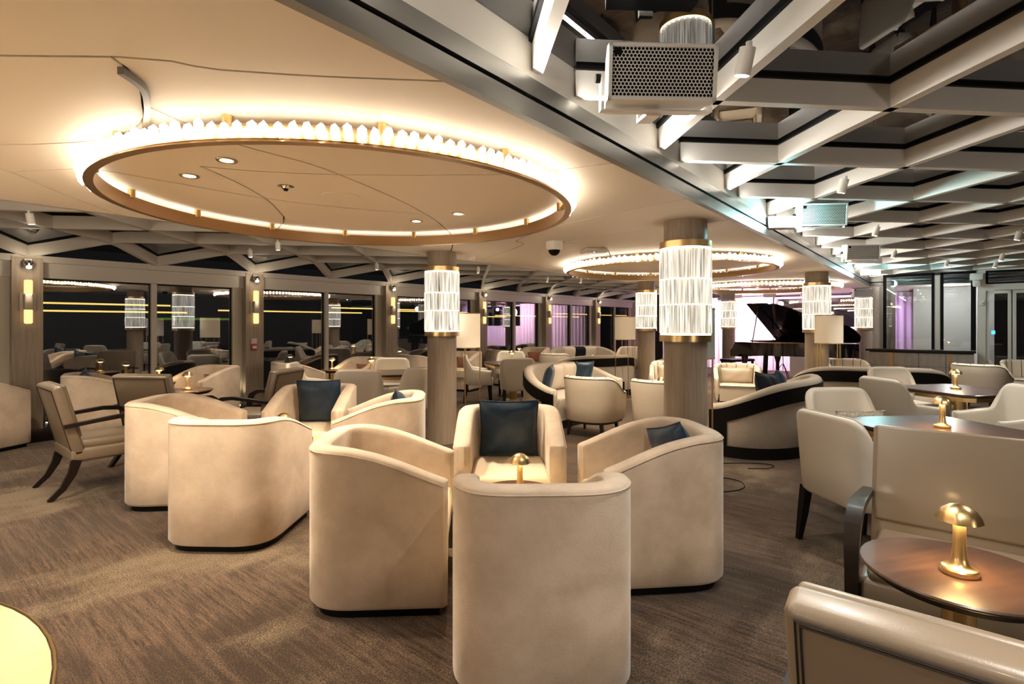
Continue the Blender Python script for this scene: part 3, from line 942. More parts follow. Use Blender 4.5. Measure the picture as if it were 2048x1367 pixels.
# ------------------------------------------------------------------ loudspeakers with LED wash lamps
def make_speaker():
    o = thing('loudspeaker', '', 'speaker')
    w, h, d = 0.213, 0.105, 0.20
    mb = MB()
    mb.prism([(-w, 0), (w, 0), (w, 0.03), (w - 0.03, d), (-w + 0.03, d), (-w, 0.03)], -h, h)
    part('cabinet', mb, 'white_metal', o, smooth=0)
    mb = MB(); mb.box(-w + 0.012, w - 0.012, -0.004, 0.004, -h + 0.012, h - 0.012); part('foam', mb, 'black', o, smooth=0)
    # perforated steel grille: hexagonal openings
    mb = MB()
    W2, H2 = w - 0.012, h - 0.012
    px = 0.0150; pz = px * 0.866
    r0 = 0.0065
    nz = int(2 * H2 / pz); nx = int(2 * W2 / px)
    for j in range(nz):
        for i in range(nx):
            cx_ = -W2 + px * (i + 0.5 + 0.5 * (j % 2)); cz_ = -H2 + pz * (j + 0.5) + 0.002
            if cx_ > W2 - px * 0.4: continue
            vi = []; 
            inner = [(cx_ + r0 * math.cos(PI / 6 + PI / 3 * k), -0.008, cz_ + r0 * math.sin(PI / 6 + PI / 3 * k)) for k in range(6)]
            outer = [(cx_ + px * 0.5775 * math.cos(PI / 6 + PI / 3 * k), -0.008, cz_ + px * 0.5775 * math.sin(PI / 6 + PI / 3 * k)) for k in range(6)]
            mb.add(inner + outer, [(k, (k + 1) % 6, 6 + (k + 1) % 6, 6 + k) for k in range(6)])
    part('grille', mb, 'white_metal', o, smooth=0)
    mb = MB()
    for a, b, c, e in ((-w, w, h - 0.014, h), (-w, w, -h, -h + 0.014), (-w, -w + 0.014, -h, h), (w - 0.014, w, -h, h)):
        mb.box(a, b, -0.012, 0.0, c, e)
    part('front_frame', mb, 'white_metal', o, smooth=0)
    mb = MB(); mb.box(-w + 0.02, -w + 0.05, -0.0105, -0.007, h - 0.045, h - 0.018); part('badge', mb, 'black', o, smooth=0)
    mb = MB(); mb.bar([(-w - 0.012, 0.08, 0.0), (-w - 0.012, 0.08, -h - 0.02), (w + 0.012, 0.08, -h - 0.02), (w + 0.012, 0.08, 0.0)], 0.05, 0.006, side=(0, 1, 0))
    mb.bar([(0, 0.10, -h - 0.02), (0, 0.24, -h - 0.02), (0, 0.24, h)], 0.06, 0.02, side=(1, 0, 0))
    yk = part('yoke', mb, 'white_metal', o, smooth=0)
    mb = MB(); mb.cyl(0.018, -0.02, 0.0, 14, T(-w - 0.014, 0.08, 0) @ RY(PI / 2)); part('knob', mb, 'black', yk)
    return o
SPK = Proto(make_speaker)
def place_speaker(x, y, z, rz, tilt, label):
    o = SPK(label, (x, y, z), rz, 'loudspeakers under the roof lattice')
    o.rotation_euler = (tilt, 0, rz)
    return o
place_speaker(0.585, 2.06, 2.425, 0.04, 0.12, 'biggest white loudspeaker with hexagonal grille under the roof lattice')
place_speaker(3.0, 5.1, 2.50, -0.10, 0.10, 'teal lit loudspeaker on the lattice above the thick front column')
place_speaker(4.77, 7.2, 2.42, -0.10, 0.10, 'far white loudspeaker on the roof lattice above the stage side column')
o = place_speaker(5.95, 14.6, 2.2, 0.25, 0.1, 'pink lit loudspeaker above the column left of the piano')
o = place_speaker(8.55, 12.9, 2.2, -0.2, 0.1, 'violet lit loudspeaker above the column right of the piano')
def make_wash():
    o = thing('wash_light', '', 'stage light')
    mb = MB(); mb.rbox(-0.16, 0.16, 0.0, 0.12, -0.06, 0.06, 0.01); part('housing', mb, 'white_metal', o)
    mb = MB(); mb.box(-0.15, 0.15, -0.004, 0.0, -0.05, 0.05); part('led_panel', mb, 'led_white', o, smooth=0)
    return o
WASH = Proto(make_wash)
for x, y, lab in ((2.68, 5.2, 'bright teal white wash light beside the second loudspeaker'), (7.0, 10.3, 'bright teal white wash light near the far ceiling corner')):
    o = WASH(lab, (x, y, 2.45), -0.1, 'wash lights on the lattice')
    spot((x + 0.05, y - 0.10, 2.45), (x + 1.2, y - 0.5, 2.65), 16, 160, 0.8, (0.4, 0.95, 1.0), 0.08)
    spot((x - 0.05, y - 0.10, 2.45), (x - 1.0, y - 1.2, 2.40), 10, 140, 0.8, (0.25, 0.95, 1.0), 0.08)

# ------------------------------------------------------------------ furniture generators
def u_path(hw, front, back, n=3.0, ns=8, na=32):
    """U in plan, opening to +y; from the right front round the back to the left front"""
    pts = []
    for i in range(ns):
        pts.append((hw, front + (0 - front) * i / ns))
    for i in range(na + 1):
        a = PI * i / na
        c, s = math.cos(a), math.sin(a)
        pts.append((hw * math.copysign(abs(c) ** (2 / n), c), -back * abs(s) ** (2 / n)))
    for i in range(1, ns + 1):
        pts.append((-hw, front * i / ns))
    return pts
def normals(pts):
    out = []
    for i in range(len(pts)):
        a = Vector(pts[max(i - 1, 0)]); b = Vector(pts[min(i + 1, len(pts) - 1)])
        d = (b - a).normalized()
        out.append((-d.y, d.x) if False else (d.y * -1 * -1, -d.x))
    return out
def shell(pts, th, hf, zb, zin, flare=None, nose=0.05, rim=6, crisp=False):
    """upholstered wall following pts; th half thickness, hf(x, y) height, zb/zin bottoms outside/inside"""
    N = normals(pts)
    # make sure normals point outwards (away from the opening centre)
    mid = len(pts) // 2
    if N[mid][1] > 0: N = [(-a, -b) for a, b in N]
    rows = []
    def row(p, nv, k):
        h = hf(*p); t = th * k
        r = []
        rt = min(t, 0.04 if crisp else 0.05)
        zs = [zb, zb + 0.02, zb + (h - zb) * 0.35, zb + (h - zb) * 0.7, h - rt * 1.1]
        offs = [t - 0.015 * k, t, t, t, t]
        for z, o in zip(zs, offs): r.append((o, z))
        for i in range(1, rim):
            a = PI * i / rim
            if crisp:
                c_, s_ = math.cos(a), math.sin(a)
                r.append((t * math.copysign(abs(c_) ** 0.55, c_), h - rt * 1.1 + rt * 1.1 * s_ ** 0.6))
            else:
                r.append((t * math.cos(a), h - rt * 1.1 + rt * 1.1 * math.sin(a)))
        for z in (h - rt * 1.1, zin + (h - zin) * 0.5, zin): r.append((-t, z))
        out = []
        for o, z in r:
            fl = flare(z) if flare else 1.0
            out.append(((p[0] + nv[0] * o) * fl, (p[1] + nv[1] * o) * (fl if p[1] < 0 else 1.0), z))
        return out
    ks = [0.35, 0.75, 0.95, 1.0]
    first, last = pts[0], pts[-1]
    for i, k in enumerate(ks[:-1]):
        rows.append(row((first[0], first[1] + nose * (1 - k) * 0.6), N[0], k))
    for p, nv in zip(pts, N): rows.append(row(p, nv, 1.0))
    for k in ks[:-1][::-1]:
        rows.append(row((last[0], last[1] + nose * (1 - k) * 0.6), N[-1], k))
    mb = MB(); mb.grid(rows)
    n = len(rows[0])
    mb.f.append(tuple(range(n))); L_ = len(rows) * n
    mb.f.append(tuple(range(L_ - 1, L_ - n - 1, -1)))
    return mb
def offset_path(pts, d):
    N = normals(pts); mid = len(pts) // 2
    if N[mid][1] > 0: N = [(-a, -b) for a, b in N]
    return [(p[0] + n_[0] * d, p[1] + n_[1] * d) for p, n_ in zip(pts, N)]
def slab(poly, z0, z1, r=0.03, seg=3):
    bm = bmesh.new()
    vs = [bm.verts.new((x, y, z0)) for x, y in poly]
    f = bm.faces.new(vs)
    ret = bmesh.ops.extrude_face_region(bm, geom=[f])
    for v in [g for g in ret['geom'] if isinstance(g, bmesh.types.BMVert)]: v.co.z = z1
    bm.normal_update()
    edges = [e for e in bm.edges if abs(e.verts[0].co.z - z1) < 1e-6 and abs(e.verts[1].co.z - z1) < 1e-6]
    bmesh.ops.bevel(bm, geom=edges, offset=r, segments=seg, profile=0.5, affect='EDGES')
    bm.verts.index_update()
    mb = MB(); mb.add([tuple(v.co) for v in bm.verts], [tuple(v.index for v in f.verts) for f in bm.faces]); bm.free()
    return mb
def sstep(x):
    x = max(0.0, min(1.0, x)); return x * x * (3 - 2 * x)

# --- velvet barrel armchair
def make_barrel():
    o = thing('barrel_armchair', '', 'armchair')
    P = u_path(0.31, 0.35, 0.30, 4.2)
    def hf(x, y):
        u = max(0.0, min(1.0, (0.37 - y) / 0.60))
        return 0.665 + 0.172 * math.sin(u * PI / 2) ** 1.15
    part('shell', shell(P, 0.055, hf, 0.045, 0.30, crisp=True), 'velvet', o, smooth=60)
    inn = offset_path(u_path(0.31, 0.36, 0.30, 4.2), -0.05)
    part('seat_cushion', slab(inn, 0.30, 0.465, 0.035), 'velvet_seat', o, smooth=50)
    part('seat_base', slab(offset_path(u_path(0.31, 0.34, 0.30, 4.2), -0.045), 0.045, 0.30, 0.004, 1), 'velvet', o, smooth=50)
    mb = MB(); mb.prism(offset_path(u_path(0.31, 0.33, 0.29, 4.2), 0.02), 0.0, 0.047); part('plinth', mb, 'black_leg', o)
    # seam cord round the top outer edge
    Q = offset_path(P, 0.0545)
    mb = MB(); mb.tube([(x, y, hf(a, b) - 0.022) for (x, y), (a, b) in zip(Q, P)], 0.0028, 6); part('seam_cord', mb, 'velvet', o)
    return o
BARREL = Proto(make_barrel)

# --- dining chair: wrapped back that sweeps down into low arms, tapered black legs
def make_dining():
    o = thing('dining_chair', '', 'chair')
    P = u_path(0.262, 0.20, 0.235, 5.5, ns=7, na=40)
    def hf(x, y):
        u = sstep((-0.20 - y + 0.10) / 0.14)
        lo = 0.60 + 0.035 * sstep((0.20 - y) / 0.3)
        return lo + (0.885 - lo) * u ** 0.9
    fl = lambda z: 0.90 + 0.12 * min(1, max(0, (z - 0.30) / 0.58))
    part('shell', shell(P, 0.032, hf, 0.335, 0.40, flare=fl, nose=0.03), 'hide', o, smooth=60)
    inn = offset_path(u_path(0.262, 0.24, 0.235, 4.2), -0.028)
    inn = [(x * 0.95, y) for x, y in inn]
    part('seat', slab(inn, 0.335, 0.475, 0.03), 'hide', o, smooth=50)
    for sx in (-1, 1):
        for sy in (-1, 1):
            mb = MB()
            x, y = 0.205 * sx, (0.185 if sy > 0 else -0.20)
            y2 = y + (0.02 if sy > 0 else -0.05)
            mb.bar([(x, y, 0.36), (x, (y + y2) / 2, 0.18), (x * 1.02, y2, 0.0)], [0.052, 0.044, 0.028], [0.052, 0.044, 0.028], side=(1, 0, 0))
            part('leg', mb, 'black_leg', o)
    Q = offset_path(P, 0.0)
    mb = MB()
    mb.tube([(x * fl(hf(x, y)), y * (fl(hf(x, y)) if y < 0 else 1), hf(x, y) + 0.002) for x, y in Q], 0.003, 6); part('seam_cord', mb, 'hide_warm', o)
    return o
DINING = Proto(make_dining)

# --- piped tub chair
def make_tub():
    o = thing('piped_tub_chair', '', 'armchair')
    P = u_path(0.335, 0.24, 0.34, 2.4, ns=6, na=36)
    def hf(x, y): return 0.565 + 0.215 * sstep((0.26 - y) / 0.5)
    fl = lambda z: 0.90 + 0.10 * min(1, max(0, (z - 0.2) / 0.5))
    part('shell', shell(P, 0.04, hf, 0.20, 0.30, flare=fl, nose=0.03), 'hide_warm', o, smooth=60)
    inn = offset_path(u_path(0.335, 0.30, 0.34, 2.4), -0.035)
    part('seat_cushion', slab([(x * .94, y * .94) for x, y in inn], 0.20, 0.46, 0.03), 'hide_warm', o, smooth=50)
    pp = MB()
    def rimpt(i, off, dz):
        (x, y) = P[i]; z = hf(x, y)
        q = offset_path(P, off)[i]
        f_ = fl(z)
        return (q[0] * f_, q[1] * (f_ if q[1] < 0 else 1), z + dz)
    pp.tube([rimpt(i, 0.038, -0.03) for i in range(len(P))], 0.005, 6)
    q_in = offset_path(P, -0.044)
    q_out = offset_path(P, 0.0)
    for i in (8, 14, 19, 24, 30, 36, 42):
        if i >= len(P): continue
        (x, y) = P[i]; h = hf(x, y)
        pts = [(*offset_path(P, 0.03)[i], h - 0.012), (*q_out[i], h + 0.003), (*offset_path(P, -0.036)[i], h - 0.02)]
        pts += [(*q_in[i], h - 0.05 - (h - 0.51) * k / 4) for k in range(5)]
        pp.tube([(a * fl(c), b * (fl(c) if b < 0 else 1), c) for a, b, c in pts], 0.0045, 6)
    part('piping', pp, 'piping', o)
    mb = MB(); mb.tube([(x * .955, y * .955, 0.445) for x, y in inn] + [(inn[0][0] * .955, inn[0][1] * .955, 0.445)], 0.005, 6); part('seat_piping', mb, 'piping', o)
    mb = MB(); mb.prism([(x * .86, y * .86) for x, y in offset_path(u_path(0.335, 0.24, 0.34, 2.4), 0.03)], 0.175, 0.205); part('base_frame', mb, 'darkwood', o)
    for sx in (-1, 1):
        for y in (-0.24, 0.20):
            mb = MB(); mb.bar([(0.22 * sx, y, 0.19), (0.245 * sx, y * 1.1, 0.0)], [0.045, 0.024], [0.045, 0.024], side=(1, 0, 0)); part('leg', mb, 'darkwood', o)
    return o
TUB = Proto(make_tub)

# --- leather lounge chair with dark wooden arms
def make_lounge():
    o = thing('lounge_chair', '', 'armchair')
    W = 0.31
    tilt = RX(math.radians(14))
    M0 = T(0, -0.20, 0.40) @ tilt
    mb = MB(); mb.rbox(-W, W, -0.055, 0.03, -0.06, 0.55, 0.022, 3, M0); part('backrest', mb, 'leather', o, smooth=50)
    bk = o.children[0]
    mb = MB()
    for dx, z0, z1 in ((0.022, 0.0, 0.528), (0.031, 0.0, 0.519)):
        mb.tube([(-W + dx, -0.056, z0), (-W + dx, -0.056, z1), (W - dx, -0.056, z1), (W - dx, -0.056, z0)], 0.003, 6, M0)
    part('back_stitching', mb, 'piping', bk)
    mb = MB(); mb.rbox(-W + .012, W - .012, 0.015, 0.045, 0.09, 0.548, 0.014, 3, M0); part('back_pad', mb, 'leather', bk, smooth=50)
    mb = MB(); mb.rbox(-W, W, -0.26, 0.33, 0.29, 0.40, 0.025, 3); part('seat_frame', mb, 'leather', o, smooth=50)
    mb = MB(); mb.rbox(-W + 0.03, W - 0.03, -0.20, 0.335, 0.385, 0.46, 0.03, 3); part('seat_cushion', mb, 'leather', o, smooth=50)
    for sx in (-1, 1):
        x = sx * (W + 0.02)
        mb = MB()
        pts = [(x, -0.31, 0.60), (x, -0.1, 0.625), (x, 0.10, 0.645), (x, 0.22, 0.635), (x, 0.30, 0.595), (x, 0.33, 0.52), (x, 0.33, 0.42), (x, 0.325, 0.30)]
        mb.bar(pts, [0.05, 0.055, 0.06, 0.062, 0.06, 0.055, 0.05, 0.05], [0.028, 0.03, 0.034, 0.04, 0.046, 0.046, 0.046, 0.046], side=(1, 0, 0))
        part('arm', mb, 'darkwood', o)
        mb = MB(); mb.bar([(x * .93, 0.325, 0.31), (x * .94, 0.33, 0.0)], [0.05, 0.032], [0.05, 0.03], side=(1, 0, 0)); part('leg', mb, 'darkwood', o)
        mb = MB(); mb.bar([(x * .90, -0.22, 0.31), (x * .90, -0.25, 0.2), (x * .90, -0.31, 0.09), (x * .90, -0.40, 0.0)], [0.04, 0.038, 0.034, 0.03], [0.07, 0.058, 0.045, 0.035], side=(1, 0, 0)); part('leg', mb, 'darkwood', o)
    return o
LOUNGE = Proto(make_lounge)

# --- crescent sofa with black band
def make_sofa():
    o = thing('crescent_sofa', '', 'sofa')
    P = u_path(0.95, 0.20, 0.62, 2.1, ns=5, na=56)
    def hf(x, y): return 0.56 + 0.27 * sstep((0.25 - y) / 0.85)
    part('back_shell', shell(P, 0.07, hf, 0.10, 0.30, nose=0.04), 'weave', o, smooth=60)
    Q = offset_path(P, 0.074)
    rows = []
    for (x, y), (a, b) in zip(Q, P):
        h = hf(a, b); N = Vector((x - a, y - b)).normalized() * 0.008
        rows.append([(x - N.x, y - N.y, h - 0.22), (x + N.x, y + N.y, h - 0.22), (x + N.x, y + N.y, h - 0.06), (x - N.x, y - N.y, h - 0.06)])
    mb = MB(); mb.grid(rows, closed_u=True); mb.f.append((3, 2, 1, 0)); n = len(mb.v); mb.f.append((n - 4, n - 3, n - 2, n - 1))
    for i, g in ((0, -1), (len(P) - 1, 1)):
        x, y = Q[i]; h = hf(*P[i])
        mb.box(min(x - .008, x + .008), max(x - .008, x + .008), y - 0.16, y + 0.03, 0.10, h - 0.062)
    part('black_band', mb, 'black_trim', o, smooth=50)
    mb = MB(); mb.prism(offset_path(u_path(0.95, 0.22, 0.62, 2.1, 5, 56), 0.085), 0.0, 0.12); part('plinth', mb, 'black_trim', o)
    inn = offset_path(u_path(0.95, 0.24, 0.62, 2.1, 5, 56), -0.06)
    part('seat_cushion', slab(inn, 0.12, 0.43, 0.04), 'weave', o, smooth=50)
    return o
SOFA = Proto(make_sofa)

# --- cushions
def cushion_mesh(w, h, t, n=14):
    rows_f, rows_b = [], []
    for i in range(n + 1):
        rf, rb = [], []
        for j in range(n + 1):
            u = -1 + 2 * i / n; v = -1 + 2 * j / n
            k = max(0.0, (1 - abs(u) ** 3.2) * (1 - abs(v) ** 3.2)) ** 0.55
            # corners pull outwards, sides draw in a little
            px = u * w / 2 * (1 - 0.06 * (1 - v * v) * abs(u) ** 3); pz = v * h / 2 * (1 - 0.06 * (1 - u * u) * abs(v) ** 3)
            wr = 0.006 * math.sin(7 * u + 3 * v) * k
            rf.append((px, t / 2 * k + wr, pz)); rb.append((px, -t / 2 * k + wr, pz))
        rows_f.append(rf); rows_b.append(rb)
    mb = MB(); mb.grid(rows_f); mb.grid([r[::-1] for r in rows_b])
    edge = [rows_f[i][0] for i in range(n + 1)] + [rows_f[n][j] for j in range(1, n + 1)] + [rows_f[i][n] for i in range(n - 1, -1, -1)] + [rows_f[0][j] for j in range(n - 1, -1, -1)]
    return mb, edge
_cm = {}
def cushion(mtl, label, loc, rz, tilt=-0.22, size=(0.42, 0.42, 0.15), roll=0.0, group='scatter cushions'):
    key = (mtl, size)
    o = bpy.data.objects.new('cushion', None); COL.objects.link(o)
    if key not in _cm:
        mb, edge = cushion_mesh(*size)
        me = mb.mesh('cover', 80); me.materials.append(MT[mtl])
        m2 = MB(); m2.tube(edge, 0.006, 6, cap=False)
        e = m2.mesh('cord'); e.materials.append(MT[mtl])
        _cm[key] = (me, e)
    me, e = _cm[key]
    link('cover', me, None, o); link('piping_cord', e, None, o)
    o.location = loc
    o.rotation_euler = (Matrix.Rotation(rz, 3, 'Z') @ Matrix.Rotation(-tilt, 3, 'X') @ Matrix.Rotation(roll, 3, 'Y')).to_euler()
    return tag(o, label, 'cushion', group)
def in_chair(x, y, rz, back, z, side=0.0):
    """point 'back' metres behind the seat centre of a chair at x, y"""
    return (x + math.sin(rz) * back + math.cos(rz) * side, y - math.cos(rz) * back + math.sin(rz) * side, z)

# --- table lamp
def make_lamp():
    o = thing('table_lamp', '', 'lamp')
    mb = MB(); mb.lathe([(0.0, 0.0), (0.048, 0.0), (0.050, 0.004), (0.050, 0.016), (0.047, 0.020), (0.034, 0.023), (0.024, 0.034), (0.020, 0.055), (0.0175, 0.09), (0.0165, 0.165), (0.0, 0.165)], 28); part('base_and_stem', mb, 'brass', o)
    sc = MB()
    prof = [(0.018, 0.168), (0.056, 0.168), (0.0585, 0.170), (0.054, 0.186), (0.043, 0.204), (0.027, 0.217), (0.010, 0.223), (0.0, 0.224)]
    n = 32; rows = []
    for r, z in prof:
        rows.append([(r * (1 + 0.05 * (0.5 + 0.5 * math.cos(16 * PI * k / n * 1.0)) * (1 if r > 0.03 else 0)) * math.cos(2 * PI * k / n), r * (1 + 0.05 * (0.5 + 0.5 * math.cos(16 * PI * k / n)) * (1 if r > 0.03 else 0)) * math.sin(2 * PI * k / n), z) for k in range(n)])
    sc.grid(rows, closed_u=True); part('dome_shade', sc, 'brass', o)
    mb = MB(); mb.lathe([(0.0185, 0.1655), (0.036, 0.1655), (0.036, 0.1675), (0.0185, 0.1675)], 24, closed=True); part('light_source', mb, 'lamp_disc', o)
    return o
LAMP = Proto(make_lamp)
def lamp(label, x, y, z, rz=0.0):
    return LAMP(label, (x, y, z), rz, 'brass mushroom table lamps')

# --- tables
def make_side():
    o = thing('side_table', '', 'table')
    mb = MB(); mb.lathe([(0.0, 0.615), (0.235, 0.615), (0.268, 0.638), (0.272, 0.645), (0.268, 0.65), (0, 0.65)], 56); part('table_top', mb, 'walnut', o)
    mb = MB(); mb.lathe([(0.0, 0.608), (0.232, 0.608), (0.262, 0.632), (0.262, 0.634), (0.0, 0.634)], 48); part('underside', mb, 'black_trim', o)
    mb = MB(); mb.cyl(0.045, 0.02, 0.61, 20); part('stem', mb, 'brass', o)
    mb = MB(); mb.lathe([(0, 0), (0.19, 0), (0.19, 0.012), (0.05, 0.03), (0, 0.03)], 36); part('foot', mb, 'brass', o)
    return o
SIDE = Proto(make_side)
def make_low():
    o = thing('lounge_table', '', 'table')
    mb = MB(); mb.lathe([(0.0, 0.44), (0.22, 0.44), (0.235, 0.455), (0.235, 0.475), (0.23, 0.48), (0, 0.48)], 48); part('table_top', mb, 'walnut', o)
    mb = MB(); mb.cyl(0.04, 0.02, 0.45, 20); part('stem', mb, 'brass', o)
    mb = MB(); mb.lathe([(0, 0), (0.16, 0), (0.16, 0.012), (0.05, 0.03), (0, 0.03)], 36); part('foot', mb, 'brass', o)
    return o
LOW = Proto(make_low)
def octo(hx, hy, c):
    return [(-hx + c, -hy), (hx - c, -hy), (hx, -hy + c), (hx, hy - c), (hx - c, hy), (-hx + c, hy), (-hx, hy - c), (-hx, -hy + c)]
def make_dtable():
    o = thing('dining_table', '', 'table')
    mb = slab(octo(0.47, 0.47, 0.075), 0.695, 0.72, 0.004, 1); part('table_top', mb, 'walnut', o)
    mb = MB(); mb.prism(octo(0.465, 0.465, 0.074), 0.688, 0.697); part('shadow_line', mb, 'black_trim', o)
    mb = MB(); mb.prism(octo(0.458, 0.458, 0.072), 0.645, 0.689); part('brass_edge', mb, 'brass', o)
    mb = MB(); mb.cyl(0.07, 0.02, 0.65, 24); part('pedestal', mb, 'brass', o)
    mb = MB(); mb.lathe([(0, 0), (0.26, 0), (0.26, 0.012), (0.08, 0.03), (0, 0.03)], 40); part('foot', mb, 'brass', o)
    return o
DTABLE = Proto(make_dtable)

# --- floor lamp
def make_floor_lamp(shade):
    def b():
        o = thing('floor_lamp', '', 'lamp')
        R = 0.20
        mb = MB(); mb.lathe([(R, 1.135), (R, 1.585), (R - 0.004, 1.585), (R - 0.004, 1.135)], 40, closed=True); part('shade', mb, shade, o)
        mb = MB()
        for z in (1.135, 1.585): mb.lathe([(R + 0.002, z - 0.006), (R + 0.004, z + 0.006), (R - 0.006, z + 0.006), (R - 0.006, z - 0.006)], 40, closed=True)
        part('shade_rim', mb, 'brass', o)
        for k in range(4):
            a = PI / 2 * k + PI / 4
            mb = MB(); mb.tube([(0.195 * math.cos(a), 0.195 * math.sin(a), 0.02), (0.195 * math.cos(a), 0.195 * math.sin(a), 1.14)], 0.007, 8); part('leg', mb, 'brass', o)
        mb = MB(); mb.prism([(0.21 * math.cos(PI / 2 * k + PI / 4), 0.21 * math.sin(PI / 2 * k + PI / 4)) for k in range(4)], 0.0, 0.02); part('base_plate', mb, 'bronze', o)
        mb = MB(); mb.tube([(-0.19, 0, 1.2), (0.19, 0, 1.2)], 0.005, 6); mb.tube([(0, -0.19, 1.2), (0, 0.19, 1.2)], 0.005, 6); part('spider', mb, 'bronze', o)
        if shade != 'shade_off':
            mb = MB(); mb.lathe([(0, 1.22), (0.02, 1.225), (0.032, 1.26), (0.02, 1.29), (0, 1.30)], 14); part('bulb', mb, 'bulb', o)
        return o
    return b
FL_LIT = Proto(make_floor_lamp('shade_lit'))
FL_BRIGHT = Proto(make_floor_lamp('shade_bright'))
FL_OFF = Proto(make_floor_lamp('shade_off'))

# ------------------------------------------------------------------ furniture placement
G_B = 'cream velvet barrel armchairs'
# front cluster
CA_ = (0.03, 3.08)
ch = {}
def barrel(key, label, x, y, dx, dy):
    rz = face(dx, dy); ch[key] = (x, y, rz)
    return BARREL(label, (x, y, 0), rz, G_B)
barrel('A_front', 'nearest cream velvet barrel armchair, back turned, cut by the bottom edge', 0.115, 2.31, -0.04, 1)
barrel('A_left', 'cream velvet barrel armchair at the front cluster with its back to the left', -0.71, 2.95, 1, 0.06)
barrel('A_right', 'cream velvet barrel armchair at the front cluster with tilted navy cushion, facing left', 0.83, 3.18, -1, -0.10)
barrel('A_far', 'cream velvet barrel armchair facing the viewer with upright teal navy cushion', -0.02, 3.76, 0.02, -1)
LOW('small round table in the middle of the front armchair cluster', (0.03, 3.06, 0), 0, 'low round tables')
lamp('brass mushroom lamp in the middle of the front armchair cluster', 0.046, 3.06, 0.48)
x, y, rz = ch['A_far']; cushion('navy', 'upright teal navy cushion on the armchair facing the viewer', in_chair(x, y, rz, 0.155, 0.675), rz, 0.20, (0.43, 0.44, 0.15))
x, y, rz = ch['A_right']; cushion('navy', 'tilted navy cushion in the armchair right of the front cluster', in_chair(x, y, rz, 0.16, 0.655, -0.02), rz + 0.25, 0.35, (0.40, 0.40, 0.15), 0.30)
# left cluster
barrel('B_front', 'cream velvet barrel armchair of the left cluster with its broad back nearest', -1.89, 3.68, 0.03, 1)
barrel('B_left', 'cream velvet barrel armchair of the left cluster, beside the leather chair', -2.73, 4.43, 1, 0.10)
barrel('B_right', 'cream velvet barrel armchair of the left cluster in front of the windowside column', -1.12, 4.62, -1, -0.10)
barrel('B_far', 'cream velvet barrel armchair of left cluster holding an upright navy cushion', -1.92, 5.16, 0.05, -1)
LOW('small round table in the middle of the left armchair cluster', (-1.92, 4.45, 0), 0, 'low round tables')
lamp('brass mushroom lamp peeking over the broad armchair back of the left cluster', -1.92, 4.45, 0.48)
x, y, rz = ch['B_far']; cushion('navy', 'upright navy cushion in the far armchair of the left cluster', in_chair(x, y, rz, 0.155, 0.675), rz, 0.20, (0.43, 0.44, 0.15))
x, y, rz = ch['B_right']; cushion('navy', 'navy cushion just peeking over the armchair before the windowside column', in_chair(x, y, rz, 0.16, 0.665, 0.0), rz + 0.2, 0.3, (0.40, 0.40, 0.15), 0.25)
# pairs along the windows, facing each other along the deck
S_POS = (SA, CA); S_NEG = (-SA, -CA)
wn_lab = ['first', 'second', 'third', 'fourth']
cols = ['navy', 'mauve']
for k in range(4):
    s_a, s_b = 1.87 + 2.62 * k, 3.14 + 2.62 * k
    x, y = XY(-8.22, s_a); barrel('W%da' % k, 'cream velvet barrel armchair with navy cushion at the %s window from the near end' % wn_lab[k], x, y, SA + 0.25 * CA, CA - 0.25 * SA)
    r = ch['W%da' % k][2]
    cushion('navy', 'navy cushion in the armchair at the %s window from the near end' % wn_lab[k], in_chair(x, y, r, 0.15, 0.66, 0.05), r + 0.2, 0.25, (0.40, 0.40, 0.14), 0.2)
    x, y = XY(-8.22, s_b); barrel('W%db' % k, 'cream velvet barrel armchair with mauve cushion at the %s window from the near end' % wn_lab[k], x, y, -SA + 0.3 * CA, -CA - 0.3 * SA)
    r = ch['W%db' % k][2]
    cushion('mauve', 'long mauve cushion in the armchair at the %s window from the near end' % wn_lab[k], in_chair(x, y, r, 0.15, 0.585), r, 0.2, (0.46, 0.24, 0.12))
    x, y = XY(-8.25, (s_a + s_b) / 2 + 0.04)
    SIDE('small round table between the armchairs at the %s window from near end' % wn_lab[k], (x, y, 0), 0, 'round side tables').scale = (0.72, 0.72, 1.0)
    lamp('brass mushroom lamp on the table at the %s window from the near end' % wn_lab[k], x, y, 0.65)
barrel('W_edge', 'cream velvet barrel armchair cut off by the left picture edge', -6.12, 6.0, 0.2, 1)
# leather lounge chairs
G_L = 'bronze leather lounge chairs'
LOUNGE('bronze leather lounge chair with dark sabre legs standing at far left', (-3.74, 4.80, 0), face(*S_POS), G_L)
LOUNGE('bronze leather lounge chair seen from behind, between left cluster and window armchairs', (-3.72, 5.72, 0), face(0.12, 1), G_L)
LOUNGE('bronze leather lounge chair in profile behind the left cluster, facing left', (-2.88, 6.05, 0), face(-1, 0.1), G_L)
SIDE('round walnut table with lamp among the three far leather chairs', (-3.93, 6.42, 0), 0, 'round side tables')
lamp('brass mushroom lamp in front of the mauve cushion by the first window', -3.93, 6.42, 0.65)
LOUNGE('nearest bronze leather lounge chair, back turned, in the bottom right corner', (0.99, 1.10, 0), face(*S_POS), G_L)
LOUNGE('bronze leather lounge chair facing the viewer behind the front round table', (1.89, 2.27, 0), face(*S_NEG), G_L)
SIDE('round walnut side table at lower right holding a brass lamp', (1.45, 1.72, 0), 0.3, 'round side tables')
lamp('nearest brass mushroom lamp, on the walnut side table at lower right', 1.435, 1.70, 0.65)
